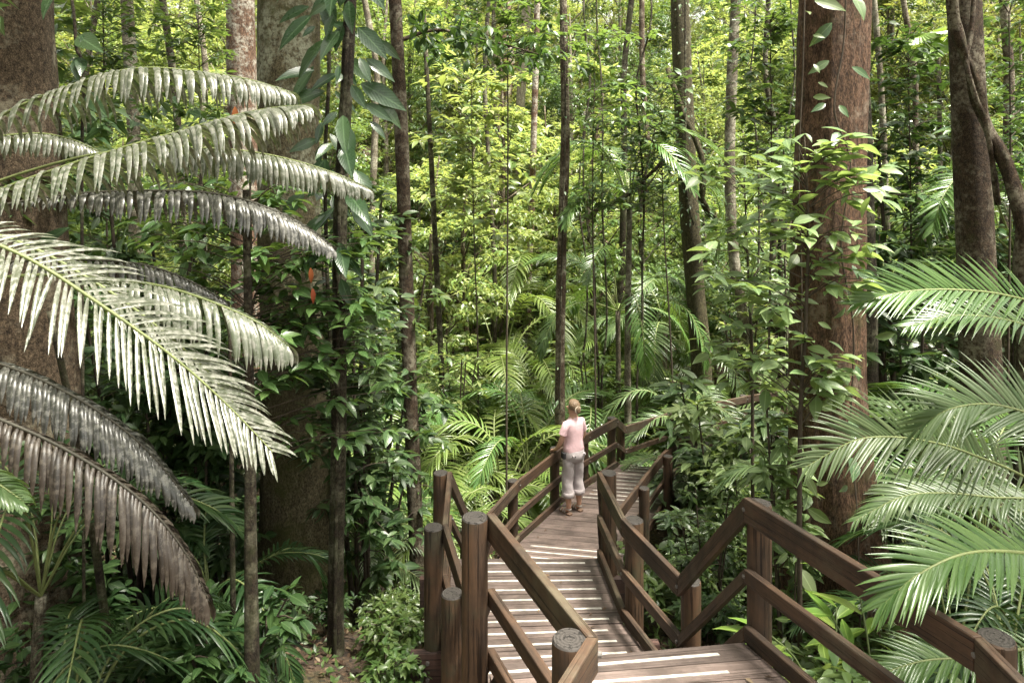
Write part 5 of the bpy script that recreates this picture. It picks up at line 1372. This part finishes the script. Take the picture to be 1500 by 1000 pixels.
def build_person():
    skin = plain('skin', (0.52, 0.30, 0.21), 0.5, 0.08, 40)
    pink = plain('pink_cotton', (0.74, 0.50, 0.53), 0.85, 0.06, 25, 0.2, 0.25)
    grey = plain('stone_cotton', (0.44, 0.39, 0.395), 0.9, 0.06, 22, 0.2, 0.4)
    hair = plain('fair_hair', (0.185, 0.125, 0.075), 0.5, 0.55, 60, 0.4, 0.5)
    dark = plain('black_nylon', (0.02, 0.02, 0.022), 0.6, 0.2)
    tan_ = plain('sandal_leather', (0.16, 0.10, 0.07), 0.6, 0.3)
    strap = plain('sandal_strap', (0.50, 0.46, 0.42), 0.6, 0.2)
    feet = Vector((0.915, 10.22, D3 + 0.004))
    t = thing('person', 'woman in pink T-shirt and rolled grey trousers resting a hand on the rail', 'person', feet, math.radians(35))
    nodes = [((0, 0, .92), .105), ((0, -.01, 1.06), .10), ((0, -.01, 1.24), .115), ((0, -.018, 1.365), .056), ((0, -.012, 1.45), .047),
             ((0, .012, 1.515), .060), ((0, .0, 1.585), .084), ((0, -.006, 1.632), .055)]
    E = [(i, i + 1) for i in range(7)]
    def chain(start, lst):
        k = start
        for p, r in lst:
            nodes.append((p, r)); E.append((k, len(nodes) - 1)); k = len(nodes) - 1
        return k
    chain(5, [((-.008, .088, 1.548), .016)])
    for s in (-1, 1):
        chain(6, [((s * .086, -.012, 1.562), .016)])
        leg = chain(0, [((s * .085, 0, .84), .088), ((s * .095, .018, .48), .055), ((s * .098, -.005, .32), .055), ((s * .10, -.022, .10), .036), ((s * .102, .03, .045), .036), ((s * .106, .11, .032), .032)])
        for j in range(5):
            chain(leg, [((s * (.106 + (j - 2) * .016), .155 - abs(j - (0 if s < 0 else 4)) * 0 - j * .006 * 1, .022), .010)])
        wr = chain(3, [((s * .130, -.018, 1.335), .045), ((s * .180, -.005, 1.26), .045), ((s * .222, .01, 1.10), .040), ((s * .195, .10, .99), .035), ((s * .165, .205, .905), .026), ((s * .155, .245, .882), (.030))])
        for j in range(4):
            x = s * (.155 + (j - 1.5) * .019); ln = [.9, 1.0, 1.08, .95][j]
            chain(wr, [((x, .272, .879), .011), ((x, .272 + .034 * ln, .872), .0095), ((x, .272 + .050 * ln, .846), .0085), ((x, .272 + .052 * ln, .822), .007)])
        chain(wr, [((s * .155 - .030 * s, .25, .875), .011), ((s * .155 - .045 * s, .268, .866), .009), ((s * .155 - .05 * s, .29, .858), .008)])
    obj('body', skin_mesh('body', nodes, E, skin), t)
    # face
    for s in (-1, 1):
        g = G(); loft(g, [(s * .03 - .003, .073, 1.568 + dz, .011 * math.cos(dz / .008 * 1.3), .009 * math.cos(dz / .008 * 1.3)) for dz in (-.008, -.004, 0, .004, .008)], 10)
        obj('eye', g.mesh('eye', dark), t)
    g = G(); loft(g, [(-.004, .066, 1.515 + dz, .022 - abs(dz) * 2, .010) for dz in (-.005, 0, .005)], 12); obj('mouth', g.mesh('mouth', plain('lips', (.42, .17, .15), .5)), t)
    rw = lambda th, z: 1 + .028 * np.sin(3 * th + z * 30) + .02 * np.sin(7 * th - z * 55)
    g = G()
    loft(g, [(0, -.006, .925, .168, .130), (0, -.008, .95, .171, .133), (0, -.010, 1.0, .165, .128), (0, -.012, 1.08, .150, .115), (0, -.014, 1.16, .152, .114), (0, -.014, 1.25, .162, .116),
             (0, -.016, 1.32, .166, .108), (0, -.018, 1.36, .152, .094), (0, -.018, 1.39, .118, .078), (0, -.016, 1.42, .066, .060), (0, -.015, 1.43, .058, .055)], 32, rw, False)
    for s in (-1, 1):
        tube(g, [Vector((s * .085, -.018, 1.350)), Vector((s * .140, -.016, 1.333)), Vector((s * .172, -.006, 1.265)), Vector((s * .200, .004, 1.19))], [.05, .064, .060, .060], 16, lambda th, l, k: 1 + .03 * np.sin(2 * th + l * 30), False)
    obj('shirt', g.mesh('shirt', pink), t)
    g = G()
    loft(g, [(0, -.004, 1.0, .150, .112), (0, -.012, .95, .163, .128), (0, -.020, .88, .176, .142), (0, -.018, .83, .176, .134), (0, -.010, .78, .160, .112), (0, -.004, .75, .12, .09)], 32, rw)
    for s in (-1, 1):
        pts = catmull([Vector((s * .078, -.012, .86)), Vector((s * .088, .002, .68)), Vector((s * .096, .016, .50)), Vector((s * .102, .004, .36)), Vector((s * .102, -.006, .27))], 22)
        tube(g, pts, [.098, .094, .086, .088, .094], 20, lambda th, l, k: 1 + .05 * np.sin(2 * th + l * 22) + .025 * np.sin(l * 70 + th) + .025 * np.sin(5 * th - l * 40), False)
    tr = obj('trousers', g.mesh('trousers', grey), t)
    for s in (-1, 1):
        g = G(); tube(g, [Vector((s * .102, -.004, .335)), Vector((s * .102, -.004, .33)), Vector((s * .102, -.005, .30)), Vector((s * .102, -.006, .265)), Vector((s * .102, -.006, .258))], [.086, .093, .096, .094, .086], 20, lambda th, l, k: 1 + .03 * np.sin(3 * th + 1), False)
        obj('cuff', g.mesh('cuff', grey), tr)
        g = G(); hexa(g, [(s * .085 - .035, -.150, .875), (s * .085 + .035, -.150, .875), (s * .085 + .035, -.12, .875), (s * .085 - .035, -.12, .875)], [(s * .085 - .035, -.148, .905), (s * .085 + .035, -.148, .905), (s * .085 + .035, -.12, .905), (s * .085 - .035, -.12, .905)])
        pk = obj('pocket_flap', g.mesh('pocket_flap', grey, False), tr)
        g = G(); tube(g, [Vector((s * .085, -.156, .888)), Vector((s * .085, -.145, .888))], [.010, .010], 10); obj('button', g.mesh('button', dark), pk)
        # sandals
        g = G(); sh = [(-.075, .030), (-.05, .040), (0, .040), (.06, .046), (.12, .050), (.165, .036), (.18, .015)]
        Vb = []
        for y, w in sh: Vb += [[s * .104 - w, y, 0], [s * .104 + w, y, 0], [s * .104 + w, y, .022], [s * .104 - w, y, .022]]
        Q = []
        for i in range(len(sh) - 1):
            a = i * 4
            for j in range(4): Q.append([a + j, a + (j + 1) % 4, a + 4 + (j + 1) % 4, a + 4 + j])
        Q += [[3, 2, 1, 0], [len(Vb) - 4, len(Vb) - 3, len(Vb) - 2, len(Vb) - 1]]
        g.add(Vb, Q); sd = obj('sandal', g.mesh('sandal', tan_, False), t)
        for (y, w, hgt, ln) in ((.115, .048, .040, .022), (.06, .046, .066, .020), (.02, .042, .085, .016)):
            g = G(); arc = [Vector((s * .104 + w * math.cos(a), y, .012 + hgt * math.sin(a))) for a in np.linspace(0, PI, 11)]
            V = []
            for p in arc: V += [[p.x, p.y - ln / 2, p.z], [p.x, p.y + ln / 2, p.z]]
            g.add(V, [[2 * i, 2 * i + 1, 2 * i + 3, 2 * i + 2] for i in range(10)]); obj('strap', g.mesh('strap', strap), sd)
        g = G(); arc = [Vector((s * .10 + .041 * math.cos(a), -.022 + .041 * math.sin(a) * (1.0), .085)) for a in np.linspace(0, 2 * PI, 17)]
        V = []
        for p in arc: V += [[p.x, p.y, p.z - .009], [p.x, p.y, p.z + .009]]
        g.add(V, [[2 * i, 2 * i + 1, 2 * i + 3, 2 * i + 2] for i in range(16)]); obj('strap', g.mesh('strap', strap), sd)
    # hair: a cap over the skull, swept back into a bun
    g = G(); nu, nv = 36, 22
    V = []
    for j in range(nv + 1):
        ph = j / nv * PI
        for i in range(nu):
            a = i / nu * 2 * PI
            d = Vector((math.sin(ph) * math.cos(a), math.sin(ph) * math.sin(a), math.cos(ph)))
            front = max(0, d.y) * max(0, .75 - d.z)
            k = 1 + .03 * math.sin(a * 9 + ph * 5) + .02 * math.sin(a * 17)
            k *= 1 - .55 * min(1, front * 1.6)
            low = max(0, -d.z - .45)
            k *= 1 - .5 * low
            V.append([d.x * .094 * k, -.012 + d.y * .106 * k, 1.592 + d.z * .094 * k])
    Q = [[j * nu + i, j * nu + (i + 1) % nu, (j + 1) * nu + (i + 1) % nu, (j + 1) * nu + i] for j in range(nv) for i in range(nu)]
    g.add(V, Q)
    loft(g, [(0.0, -.125 + .01 * math.cos(z * 40), 1.55 + z, .040 * math.sqrt(max(.02, 1 - (z / .046) ** 2)), .034 * math.sqrt(max(.02, 1 - (z / .046) ** 2))) for z in np.linspace(-.046, .046, 12)], 18, lambda th, z: 1 + .08 * np.sin(5 * th + z * 90))
    hr = obj('hair', g.mesh('hair', hair), t)
    g = G(); arc = [Vector((.046 * math.cos(a), -.108 - .0 * math.sin(a), 1.552 + .050 * math.sin(a))) for a in np.linspace(0, 2 * PI, 25)]
    tube(g, arc, [.009, .009], 8); obj('hair_band', g.mesh('hair_band', plain('cream_band', (.72, .62, .48), .6)), hr)
    g = G(); hexa(g, [(-.215, -.03, .84), (-.175, -.05, .84), (-.15, .03, .84), (-.20, .05, .84)], [(-.215, -.03, .93), (-.175, -.05, .93), (-.15, .03, .93), (-.20, .05, .93)])
    pc = obj('pouch', g.mesh('pouch', dark, False), t)
    bv = pc.modifiers.new('round', 'BEVEL'); bv.width = .012; bv.segments = 3
    wl = pc.modifiers.new('weld', 'WELD'); pc.modifiers.move(1, 0)
build_person()
